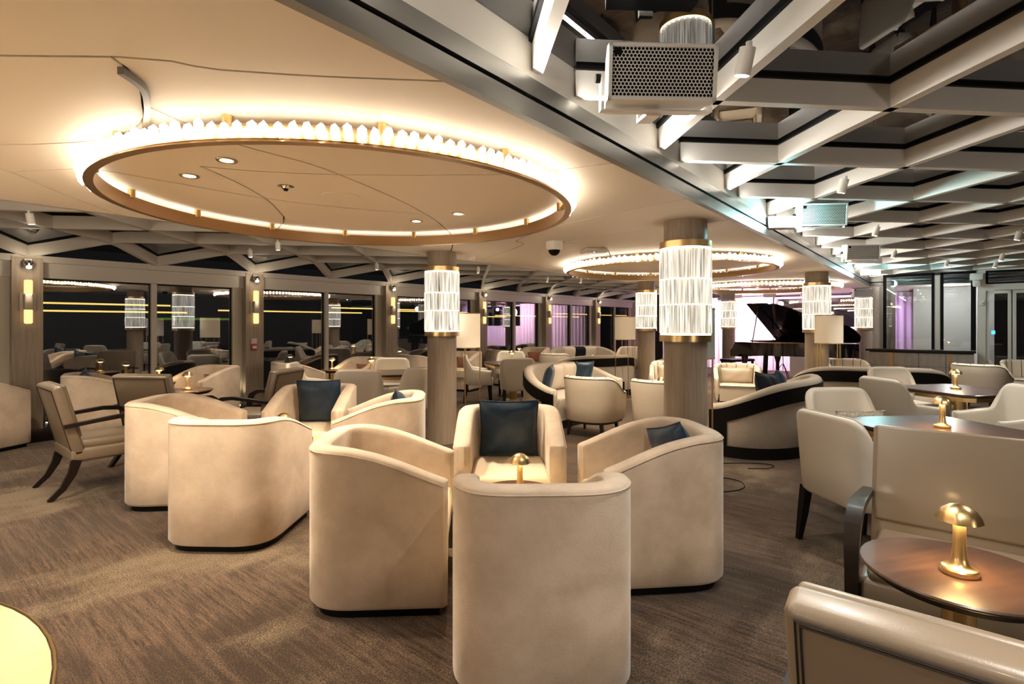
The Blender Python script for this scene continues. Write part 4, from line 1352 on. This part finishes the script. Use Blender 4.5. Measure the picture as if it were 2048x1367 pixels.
# dining groups
G_D = 'ivory dining chairs'
DTABLE('square walnut dining table with brass edge behind the big leather chair', (3.02, 3.74, 0), 0.14, 'square dining tables')
lamp('brass mushroom lamp on the dining table behind the big leather chair', 3.02, 3.72, 0.72)
DTABLE('square walnut dining table with brass edge, second on the right, below the bar', (5.0, 5.92, 0), 0.22, 'square dining tables')
lamp('brass mushroom lamp on the second dining table, in front of the bar', 4.98, 5.95, 0.72)
DTABLE('square walnut dining table with clipped corners beside the windowside column', (-2.02, 7.95, 0), 0.3, 'square dining tables')
lamp('brass mushroom lamp on the dining table left of the windowside column', -2.15, 8.1, 0.72)
DTABLE('square walnut dining table with clipped corners between floor lamp and crescent sofa', (0.02, 10.0, 0), 0.3, 'square dining tables')
lamp('brass mushroom lamp on the dining table right of the bright floor lamp', 0.0, 10.1, 0.72)
def dining(label, x, y, dx, dy): return DINING(label, (x, y, 0), face(dx, dy), G_D)
dining('nearest ivory dining chair with black legs, its back to the front armchairs', 2.24, 3.40, 1, 0.16)
dining('ivory dining chair at the far side of the nearest dining table, facing viewer', 2.88, 4.45, 0.05, -1)
dining('ivory dining chair cut by right edge at the nearest dining table', 3.98, 3.78, -1, 0.05)
dining('bluish ivory dining chair left of the second dining table, back turned', 4.12, 5.62, 1, 0.15)
dining('ivory dining chair behind the second dining table in front of a sofa', 4.95, 6.72, 0.05, -1)
dining('ivory dining chair between the two right dining tables, facing left', 4.50, 4.88, -1, 0.10)
dining('ivory dining chair at the right end of the second dining table', 5.95, 5.85, -1, 0)
dining('ivory dining chair seen from behind beside the windowside column', -1.94, 6.85, -0.05, 1)
dining('ivory dining chair in profile left of the windowside dining table', -2.95, 7.75, 1, 0.1)
dining('ivory dining chair behind the windowside dining table, facing the viewer', -2.0, 8.62, 0, -1)
dining('ivory dining chair half hidden by the windowside column', -1.30, 7.15, -0.6, 0.8)
dining('ivory dining chair in profile under the bright floor lamp', -0.62, 9.85, 1, 0.1)
dining('ivory dining chair seen from behind, left of the crescent sofa', 0.09, 9.02, -0.03, 1)
dining('ivory dining chair facing the viewer behind the table near crescent sofa', -0.02, 10.75, 0, -1)
cushion('silver_cloth', 'silver patterned cushion in the dining chair facing the viewer', (2.88, 4.40, 0.60), 0.05 + PI, 0.15, (0.42, 0.26, 0.12))
cushion('silver_cloth', 'silver patterned cushion in the dining chair at right edge', (3.93, 3.76, 0.60), PI / 2, 0.15, (0.42, 0.26, 0.12))
cushion('beige_cloth', 'grey beige cushion in the dining chair left of second table', (4.06, 5.62, 0.60), -PI / 2 + .15, 0.15, (0.42, 0.28, 0.12))
# sofa group under the middle chandelier
G_S = 'crescent sofas with black band'
def sofa(key, label, x, y, dx, dy):
    rz = face(dx, dy); ch[key] = (x, y, rz)
    return SOFA(label, (x, y, 0), rz, G_S)
sofa('S1', 'crescent sofa with black band and four cushions, behind two tub chairs', 1.02, 8.05, *DIR_T)
sofa('S2', 'crescent sofa with wide black band standing right of the thick front column', 3.02, 6.55, -CA, SA)
sofa('S3', 'far crescent sofa with three cushions before the windows', 1.98, 14.35, 0.35, -1)
sofa('S4', 'crescent sofa turned away, lit by the floor lamp near the far column', 1.62, 11.05, -0.45, 0.9)
sofa('S5', 'crescent sofa with black band turned away behind the second dining table', 5.45, 8.15, 0.35, 1)
x, y, rz = ch['S1']
for side, m, lab, rr in ((0.52, 'navy', 'dark navy cushion at the near end of the crescent sofa, on its side', 0.5), (0.22, 'beige_cloth', 'first beige cushion on the crescent sofa beside the navy one', 0.2),
                     (-0.12, 'beige_cloth', 'second beige cushion on the crescent sofa, in the middle', 0.0), (-0.46, 'navy', 'big dark navy cushion on the crescent sofa, away from its near end', -0.3)):
    cushion(m, lab, in_chair(x, y, rz, 0.30 - 0.35 * abs(side) ** 2, 0.64, side), rz + rr, 0.25, (0.42, 0.42, 0.14))
x, y, rz = ch['S2']
for side, m, lab, rr in ((-0.30, 'black_cloth', 'black cushion lying in the crescent sofa right of the column', -0.2), (0.25, 'navy', 'bright navy cushion at the back of the crescent sofa right of column', 0.3)):
    cushion(m, lab, in_chair(x, y, rz, 0.28 - 0.25 * abs(side), 0.66, side), rz + rr, 0.25, (0.44, 0.44, 0.15), 0.12)
x, y, rz = ch['S3']
for side, m, lab in ((0.28, 'beige_cloth', 'beige cushion left of the black one on the far sofa'), (-0.02, 'black_cloth', 'black cushion in the middle of the far crescent sofa'), (-0.34, 'beige_cloth', 'beige cushion right of the black one on the far sofa')):
    cushion(m, lab, in_chair(x, y, rz, 0.28, 0.63, -side), rz, 0.25, (0.42, 0.42, 0.14))
x, y, rz = ch['S5']
cushion('silver_cloth', 'silver cushion showing above the sofa behind the second dining table', in_chair(x, y, rz, 0.10, 0.60, 0.75), rz + 0.9, 0.2, (0.42, 0.36, 0.14))
def tub(key, label, x, y, dx, dy):
    rz = face(dx, dy); ch[key] = (x, y, rz)
    return TUB(label, (x, y, 0), rz, 'piped tub chairs')
tub('P1', 'cream tub chair seen from behind, left of two before the crescent sofa', 1.08, 7.0, SA - .1, CA)
tub('P2', 'cream tub chair seen from behind, partly hidden by the thick front column', 1.86, 6.55, SA - .1, CA)
tub('P3', 'piped tub chair with long beige cushion, facing viewer right of front column', 3.72, 8.75, -0.35, -1)
tub('P4', 'piped tub chair with beige cushion, facing viewer left of front column', 2.80, 9.35, -0.35, -1)
x, y, rz = ch['P3']; cushion('beige_cloth', 'long beige cushion in the tub chair right of the front column', in_chair(x, y, rz, 0.17, 0.585), rz, 0.2, (0.50, 0.26, 0.13))
x, y, rz = ch['P4']; cushion('beige_cloth', 'beige cushion in the tub chair left of the front column', in_chair(x, y, rz, 0.17, 0.585), rz, 0.2, (0.46, 0.26, 0.13))
tub('P5', 'small piped tub chair seen from behind near the far window sofa', 1.03, 12.3, 0.5, 1)
tub('P6', 'pale piped tub chair beyond the floor lamp by the far windows', 3.42, 15.45, -0.6, -1)
tub('P8', 'piped tub chair seen from behind next to the bar counter', 7.95, 9.0, 1, 0.55)
tub('P9', 'piped tub chair cut by the right edge before the glass doors', 9.35, 9.6, -0.5, -1)
tub('P10', 'piped tub chair facing the viewer below the bar counter end', 6.3, 9.9, -0.2, -1)
tub('P7', 'piped tub chair just visible right of the far windowside column', 3.7, 12.6, -1, 0.3)
for x, y, lab in ((2.10, 7.45, 'low round table between the two crescent sofas'), (1.95, 12.8, 'low round table before the far window sofa')):
    LOW(lab, (x, y, 0), 0, 'low round tables')
    lamp('brass mushroom lamp on the ' + lab, x, y, 0.48)
# floor lamps
FL_BRIGHT('bright white drum floor lamp beside the windowside column', (-0.62, 7.0, 0), -ANG, 'drum floor lamps')
FL_LIT('lit drum floor lamp in front of the far windowside column', (2.24, 10.5, 0), -ANG, 'drum floor lamps')
FL_LIT('lit drum floor lamp in front of the piano, right of its column', (5.08, 8.5, 0), -ANG, 'drum floor lamps')
FL_OFF('pale unlit drum floor lamp half hidden behind the thick front column', (1.67, 4.92, 0), 0, 'drum floor lamps')

# unseen globe lamps added behind the viewer as fill light
MT['globe_fill_warm'] = emis('fill_globe_warm', (1.0, 0.86, 0.70), 19.0)
MT['globe_fill_neutral'] = emis('fill_globe_neutral', (1.0, 0.92, 0.83), 32.0)
for t, s_, m, lab in ((-4.7, -1.3, 'globe_fill_warm', 'added globe fill lamp behind the viewer, window side'), (-2.4, -3.9, 'globe_fill_warm', 'added globe fill lamp behind the viewer under the rear chandelier'), (4.2, 0.4, 'globe_fill_neutral', 'added globe fill lamp behind the viewer, starboard side')):
    x, y = XY(t, s_)
    o = thing('globe_fill_lamp', lab, 'lamp', (x, y, 0))
    mb = MB(); mb.lathe([(0, 0), (0.16, 0), (0.16, 0.015), (0.02, 0.03), (0, 0.03)], 28); part('base', mb, 'brass', o)
    mb = MB(); mb.cyl(0.012, 0.02, 1.42, 10); part('pole', mb, 'brass', o)
    mb = MB(); mb.lathe([(0.0, 1.40)] + [(0.17 * math.sin(PI * k / 14), 1.57 - 0.17 * math.cos(PI * k / 14)) for k in range(1, 14)] + [(0.0, 1.74)], 24); part('globe', mb, m, o)

# cable on the carpet
mb = MB(); mb.tube([(*p, 0.005) for p in arc_line([(1.95, 5.45), (2.30, 5.50), (2.60, 5.48), (2.66, 5.38), (2.55, 5.30), (2.36, 5.30)])], 0.004, 6)
tag(part('cable', mb, 'black'), 'thin dark cable lying on the carpet before the crescent sofa', 'cable')
mb = MB(); mb.tube([(*p, 0.005) for p in arc_line([(1.75, 5.0), (1.98, 4.98), (2.09, 4.86), (2.05, 4.68), (1.90, 4.58), (1.72, 4.56)])], 0.004, 6)
tag(part('cable', mb, 'black'), 'thin dark cable looping beside the right armchair of the front cluster', 'cable')

# ------------------------------------------------------------------ stage: grand piano, bench, curtains, backdrop
o = thing('grand_piano', 'open black grand piano on the pink lit stage', 'piano', (5.50, 13.25, 0), math.radians(-65))
o.scale = (0.92, 0.92, 1.0)
Lp, Wp = 2.62, 1.5
def piano_outline(off=0.0):
    pts = [(0.22 - off, Wp + off), (0.22 - off, -off)]
    ctl = [(0.5, 0.0), (0.95, 0.02), (1.30, 0.16), (1.60, 0.40), (1.95, 0.60), (2.25, 0.72), (2.47, 0.86), (2.60, 1.08), (2.60, 1.30), (2.48, 1.46), (2.3, 1.5)]
    cv = arc_line(ctl, 40)
    return pts + [(x + off * 0.6, y - off * 0.6) for x, y in cv]
mb = MB(); mb.prism(piano_outline(), 0.70, 1.0); part('case', mb, 'piano', o)
cs = o.children[0]
mb = MB(); mb.box(-0.06, 0.22, 0.0, Wp, 0.64, 0.72); part('keybed', mb, 'piano', o, smooth=0)
for y0 in (0.0, Wp - 0.07):
    mb = MB(); mb.prism([(-0.06, 0.72), (0.22, 0.72), (0.22, 1.0), (0.10, 1.0), (0.04, 0.90), (0.0, 0.83), (-0.06, 0.80)], 0, 0.07, T(0, y0 + 0.07, 0) @ RX(PI / 2)); part('cheek', mb, 'piano', o, smooth=0)
kb = MB(); kb.box(-0.02, 0.12, 0.08, Wp - 0.08, 0.72, 0.735); kb = part('keyboard', kb, 'ivory', o, smooth=0)
mb = MB()
for k in range(52):
    if k % 7 in (2, 6): continue
    yy = 0.08 + (k + 1) * (Wp - 0.16) / 52
    mb.box(0.03, 0.12, yy - 0.006, yy + 0.006, 0.735, 0.747)
part('black_keys', mb, 'black', kb, smooth=0)
mb = MB(); mb.prism(inset(piano_outline(), 0.035), 1.0, 1.004); part('soundboard_plate', mb, 'piano_plate', o)
# lid hinged on the straight far side, propped open towards the viewer
lid_out = [(x, y - Wp) for x, y in piano_outline(0.015)]
H = T(0, Wp, 1.005) @ RX(-math.radians(38))
mb = MB(); mb.prism(lid_out, 0.0, 0.022, H); ld = part('lid', mb, 'piano', o)
mb = MB()
for a, b in (((0.55, -0.1), (0.55, -1.35)), ((1.25, -0.1), (1.25, -1.1)), ((1.8, -0.1), (1.8, -0.8))):
    mb.box(a[0] - 0.03, a[0] + 0.03, b[1], a[1], -0.02, 0.0, H)
part('lid_batten', mb, 'piano', ld, smooth=0)
mb = MB(); mb.tube([(0.62, 0.05, 1.0), (0.55, 0.32, 1.73)], 0.014, 8); part('prop_stick', mb, 'piano', o)
mb = MB(); mb.rbox(0.3, 0.95, 0.35, 1.15, 1.01, 1.05, 0.01); part('music_desk', mb, 'piano', o)
for x, y in ((0.32, 0.12), (0.32, 1.38), (2.2, 1.15)):
    mb = MB(); mb.lathe([(0.03, 0.05), (0.05, 0.10), (0.045, 0.45), (0.085, 0.60), (0.09, 0.70)], 16, T(x, y, 0)); lg_ = part('leg', mb, 'piano', o)
    mb = MB(); mb.cyl(0.028, 0, 0.05, 12, T(x, y, 0)); part('caster', mb, 'brass', lg_)
mb = MB(); mb.bar([(0.45, 0.72, 0.68), (0.42, 0.72, 0.14)], 0.05, 0.05, side=(0, 1, 0)); mb.bar([(0.45, 0.80, 0.68), (0.42, 0.80, 0.14)], 0.05, 0.05, side=(0, 1, 0)); mb.box(0.36, 0.50, 0.62, 0.9, 0.09, 0.15); ly = part('pedal_lyre', mb, 'piano', o, smooth=0)
mb = MB()
for yy in (0.68, 0.76, 0.84): mb.box(0.26, 0.38, yy - 0.012, yy + 0.012, 0.10, 0.115)
part('pedals', mb, 'brass', ly, smooth=0)
o = thing('piano_bench', 'black piano bench with crossed side stretcher before the keyboard', 'bench', (5.62, 13.45, 0), math.radians(-65))
mb = MB(); mb.rbox(-0.55, -0.15, 0.1, 0.95, 0.46, 0.53, 0.02); part('seat', mb, 'black_cloth', o)
for x in (-0.50, -0.20):
    for y in (0.14, 0.91):
        mb = MB(); mb.bar([(x, y, 0.47), (x, y, 0)], 0.045, 0.045, side=(1, 0, 0)); part('leg', mb, 'piano', o, smooth=0)
mb = MB()
for y in (0.14, 0.91):
    mb.bar([(-0.50, y, 0.15), (-0.20, y, 0.42)], 0.02, 0.02, side=(0, 1, 0)); mb.bar([(-0.50, y, 0.42), (-0.20, y, 0.15)], 0.02, 0.02, side=(0, 1, 0))
part('stretcher', mb, 'piano', o, smooth=0)
o = thing('microphone_stand', 'thin black tripod stand under the piano', 'stand', (6.75, 13.2, 0))
for k in range(3):
    a = 2 * PI * k / 3 + 0.5
    mb = MB(); mb.tube([(0.02 * math.cos(a), 0.02 * math.sin(a), 0.45), (0.30 * math.cos(a), 0.30 * math.sin(a), 0.01)], 0.009, 6); part('leg', mb, 'black', o)
mb = MB(); mb.tube([(0, 0, 0.3), (0, 0, 0.75)], 0.010, 8); part('pole', mb, 'black', o)
o = thing('stage_subwoofer', 'white subwoofer box with row of blue lights behind the piano', 'speaker', (8.1, 14.6, 0), -ANG)
mb = MB(); mb.rbox(-0.35, 0.35, -0.3, 0.3, 0.0, 0.72, 0.015); part('cabinet', mb, 'white_metal', o)
mb = MB()
for k in range(6): mb.box(-0.3 + 0.08 * k, -0.27 + 0.08 * k, -0.304, -0.298, 0.56, 0.58)
part('indicator_lights', mb, 'blue_led', o, smooth=0)
# curtains: one wavy cloth per window section of the stage backdrop
def curtain(t0, t1, s, label, z1=ZC - 0.03, amp=0.035, m='curtain', zb=0.02):
    n = max(12, int((t1 - t0) / 0.02)); rows = []
    for z in (zb, 1.0, z1):
        rows.append([(t0 + (t1 - t0) * i / n, s + amp * math.sin(2 * PI * (t0 + (t1 - t0) * i / n) / 0.16) + 0.012 * math.sin(9 * i / n + z), z) for i in range(n + 1)])
    mb = MB(); mb.grid(rows)
    back = [[(x, y + 0.012, z) for x, y, z in r[::-1]] for r in rows]
    mb.grid(back)
    o = ship(part('curtain', mb, m, smooth=80)); return tag(o, label, 'curtain', 'stage curtains')
curtain(-7.6, -4.05, 17.6, 'white curtain lit pink on the stage wall left of the backdrop window')
curtain(-4.05, -1.55, 17.65, 'white curtain below the backdrop window behind the piano', z1=1.30)
curtain(-1.75, -0.15, 17.5, 'pale pink curtain between the backdrop window and the bar')
curtain(-1.28, -0.85, 14.75, 'peach curtain hanging at the left end of the bar glass')
bw = sempty('window_20', 'dark backdrop window above the piano reflecting the lights')
mb = MB(); mb.box(-4.0, -1.8, 17.72, 17.74, 1.34, 2.22); part('pane', mb, 'window_glass', bw, smooth=0)
mb = MB()
for a, b, c, d in ((-4.05, -1.75, 2.2, 2.26), (-4.05, -1.75, 1.30, 1.36), (-4.05, -3.98, 1.3, 2.26), (-1.82, -1.75, 1.3, 2.26), (-3.05, -2.98, 1.3, 2.26)): mb.box(a, b, 17.68, 17.76, c, d)
part('frame', mb, 'white_metal', bw, smooth=0)
def make_stagelight():
    o = thing('stage_lamp', '', 'stage light')
    mb = MB(); mb.rbox(-0.16, 0.16, -0.06, 0.06, -0.05, 0.05, 0.015); part('housing', mb, 'white_metal', o)
    mb = MB(); mb.bar([(-0.1, 0, 0.05), (-0.1, 0, 0.12), (0.1, 0, 0.12), (0.1, 0, 0.05)], 0.02, 0.008, side=(0, 1, 0)); part('bracket', mb, 'white_metal', o)
    return o
STL = Proto(make_stagelight)
for x, y, lab in ((6.3, 14.9, 'grey stage lamp on the ceiling at the left column of the stage'), (6.95, 14.3, 'grey stage lamp on the ceiling above the piano lid'), (7.7, 13.8, 'grey stage lamp on the ceiling above the piano tail'), (3.25, 12.1, 'white stage lamp beside the far windowside column')):
    STL(lab, (x, y, ZC - 0.11), -0.4, 'lamps on the stage ceiling')
for x, y, c, tgt, p in ((6.6, 14.9, (1.0, 0.55, 0.9), (8.0, 17.6, 1.2), 60), (7.6, 14.2, (0.95, 0.6, 1.0), (9.4, 16.4, 1.1), 60), (5.6, 15.6, (1.0, 0.6, 0.85), (6.4, 18.6, 1.2), 60), (9.2, 13.6, (0.8, 0.45, 1.0), (10.3, 15.2, 1.2), 40)):
    spot((x, y, ZC - 0.2), tgt, p * 1.5, 100, 0.8, c, 0.08)
point((6.9, 15.6, 1.9), 40, (1.0, 0.66, 0.86), 0.2)

# ------------------------------------------------------------------ bar counter, glass screen and doors at the end
def ring_arc(t0, t1, s, bulge, n=16):
    out = []
    for i in range(n + 1):
        u = i / n
        out.append((t0 + (t1 - t0) * u, s - bulge * (1 - (2 * u - 1) ** 2)))
    return out
bar_root = sempty('bar_counter', 'curved bar counter with dark top and grey stone front', 'bar counter', kind='thing')
fr = ring_arc(-1.28, 0.46, 13.95, 0.10)
for i in range(4):
    seg = fr[i * 4:(i + 1) * 4 + 1]
    for z0, z1 in ((0.08, 0.30), (0.305, 0.56), (0.565, 0.84)):
        p = [(a + (0.004 if k == 0 else (-0.004 if k == len(seg) - 1 else 0)), b) for k, (a, b) in enumerate(seg)]
        mb = MB(); mb.prism(p + [(a, b + 0.04) for a, b in p[::-1]], z0, z1); part('front_panel', mb, 'stonefront', bar_root)
for a, b in ((fr[3], fr[4]), (fr[12], fr[13])):
    mb = MB(); mb.prism([(a[0] + .04, a[1] - 0.006), (b[0], b[1] - 0.006), (b[0], b[1] + 0.02), (a[0] + .04, a[1] + 0.02)], 0.08, 0.84); part('bronze_strip', mb, 'bronze', bar_root, smooth=0)
mb = MB(); mb.prism([(a, b + 0.03) for a, b in fr] + [(0.46, 14.3), (-1.28, 14.3)], 0.0, 0.85); part('body', mb, 'black', bar_root)
tp = ring_arc(-1.34, 0.49, 13.93, 0.12)
mb = MB(); mb.prism(tp + [(0.49, 14.26), (-1.34, 14.26)], 0.86, 0.905); part('counter_top', mb, 'darkwood', bar_root)
gs = sempty('glass_screen', 'tall glass screen with dark and white posts above the bar', 'screen', kind='thing')
for a, b in ((-1.0, -0.20), (-0.02, 0.44)):
    mb = MB(); mb.box(a, b, 14.30, 14.312, 0.906, ZG - 0.03); part('pane', mb, 'screen_glass', gs, smooth=0)
for t, w, m in ((-1.02, 0.03, 'black'), (-0.18, 0.03, 'black'), (-0.11, 0.05, 'white_metal'), (-0.04, 0.03, 'black'), (0.46, 0.04, 'black')):
    mb = MB(); mb.box(t - w, t + w, 14.27, 14.35, 0.906, ZG - 0.004); part('post', mb, m, gs, smooth=0)
mb = MB(); mb.box(-1.05, 0.50, 14.27, 14.35, ZG - 0.06, ZG - 0.004); part('head_rail', mb, 'black', gs, smooth=0)
# pale lit panel of the corridor behind the glass
mb = MB(); mb.box(-0.6, 0.9, 16.6, 16.66, 0.0, ZC); structure('wall_inner', mb, 'soffit', smooth=0)
point((*XY(0.1, 15.5), 2.1), 16, (0.9, 0.95, 1.0), 0.1)
# framed door wall
dw = sempty('wall_end', 'pale framed end wall with glass doors beside the bar')
for t0, t1, z0, z1 in ((0.52, 0.64, 0, ZG + .1), (1.42, 1.56, 0, ZG + .1), (0.64, 1.42, 2.12, 2.24), (1.56, 3.2, 2.12, 2.24), (0.52, 5.6, ZG - 0.02, ZG + 0.12)):
    mb = MB(); mb.box(t0, t1, 14.2, 14.34, z0, z1); part('frame_member', mb, 'white_metal', dw, smooth=0)
mb = MB()
for t0, t1, z0, z1 in ((0.64, 3.2, 2.24, 2.275), (0.64, 3.2, ZG - 0.06, ZG - 0.02), (0.64, 0.68, 2.24, ZG - .02)): mb.box(t0, t1, 14.22, 14.32, z0, z1)
part('transom_frame', mb, 'black', dw, smooth=0)
mb = MB(); mb.box(0.66, 3.2, 14.26, 14.272, 2.27, ZG - 0.05); part('transom_pane', mb, 'screen_glass', dw, smooth=0)
for i, (a, b) in enumerate(((0.645, 1.02), (1.04, 1.415))):
    d = sempty('door_%d' % (i + 1), 'white framed glass door leaf at the end of the room')
    mb = MB(); mb.box(a + 0.05, b - 0.05, 14.25, 14.262, 0.10, 2.05); part('pane', mb, 'screen_glass', d, smooth=0)
    mb = MB(); mb.box(a, a + 0.05, 14.23, 14.28, 0.02, 2.11); mb.box(b - 0.05, b, 14.23, 14.28, 0.02, 2.11); mb.box(a, b, 14.23, 14.28, 2.05, 2.11); mb.box(a, b, 14.23, 14.28, 0.02, 0.10)
    part('door_frame', mb, 'white_metal', d, smooth=0)
mb = MB(); mb.box(1.56, 3.2, 14.25, 14.262, 0.05, 2.12); d = structure('window_21', mb, 'screen_glass', smooth=0)
mb = MB(); mb.box(1.56, 1.62, 14.22, 14.30, 0.0, 2.12); part('frame', mb, 'black', d, smooth=0)
o = thing('moving_head', 'white camera bracket unit at the top of the end post', 'camera', (*XY(0.50, 14.1), 2.30), -ANG)
mb = MB(); mb.rbox(-0.10, 0.10, -0.08, 0.06, 0.02, 0.16, 0.02); part('housing', mb, 'white_plastic', o)
mb = MB(); mb.rbox(-0.06, 0.06, -0.14, 0.02, -0.08, 0.04, 0.02, 2, RX(0.3)); part('head', mb, 'white_plastic', o)
o = thing('wall_switch', 'small white red lit box on the door post', 'switch', (*XY(0.58, 14.19), 1.86), -ANG)
mb = MB(); mb.rbox(-0.04, 0.04, -0.04, 0.0, -0.05, 0.05, 0.006); part('box', mb, 'white_plastic', o)
mb = MB(); mb.cyl(0.01, -0.004, 0.0, 10, T(0.02, -0.04, 0) @ RX(PI / 2)); part('indicator', mb, 'red', o)
mb = MB(); mb.box(0.80, 0.86, 15.6, 15.62, 1.22, 1.30)
tag(ship(part('blue_sign', mb, 'blue_sign', smooth=0)), 'small glowing blue sign seen through the glass door', 'sign')

# ------------------------------------------------------------------ glowing bars standing in for light trails beyond the window wall
for i, (t, s, z, ln, m) in enumerate(((-40, 4, 2.6, 9, 'shore'), (-40, 16, 2.35, 12, 'shore'), (-40, 30, 2.6, 14, 'shore'), (-40, 46, 2.35, 18, 'shore'),
                                      (-40, 66, 2.7, 22, 'shore'), (-40, 12, 1.7, 7, 'trail_g'), (-40, -10, 2.5, 12, 'shore'), (-40, 90, 2.5, 24, 'shore'),
                                      (-40, 6, 2.15, 8, 'shore'), (-40, 25, 2.75, 9, 'shore'), (-40, 38, 2.2, 10, 'shore'), (-40, 58, 2.75, 10, 'shore'), (-40, 80, 2.3, 14, 'shore'))):
    mb = MB(); mb.box(t - 0.05, t, s, s + ln, z, z + (0.10 if m == 'shore' else 0.15))
    tag(ship(part('light_trail_bar', mb, m, smooth=0)), 'glowing bar standing in for a light trail beyond the windows', 'lights', 'distant shore lights')
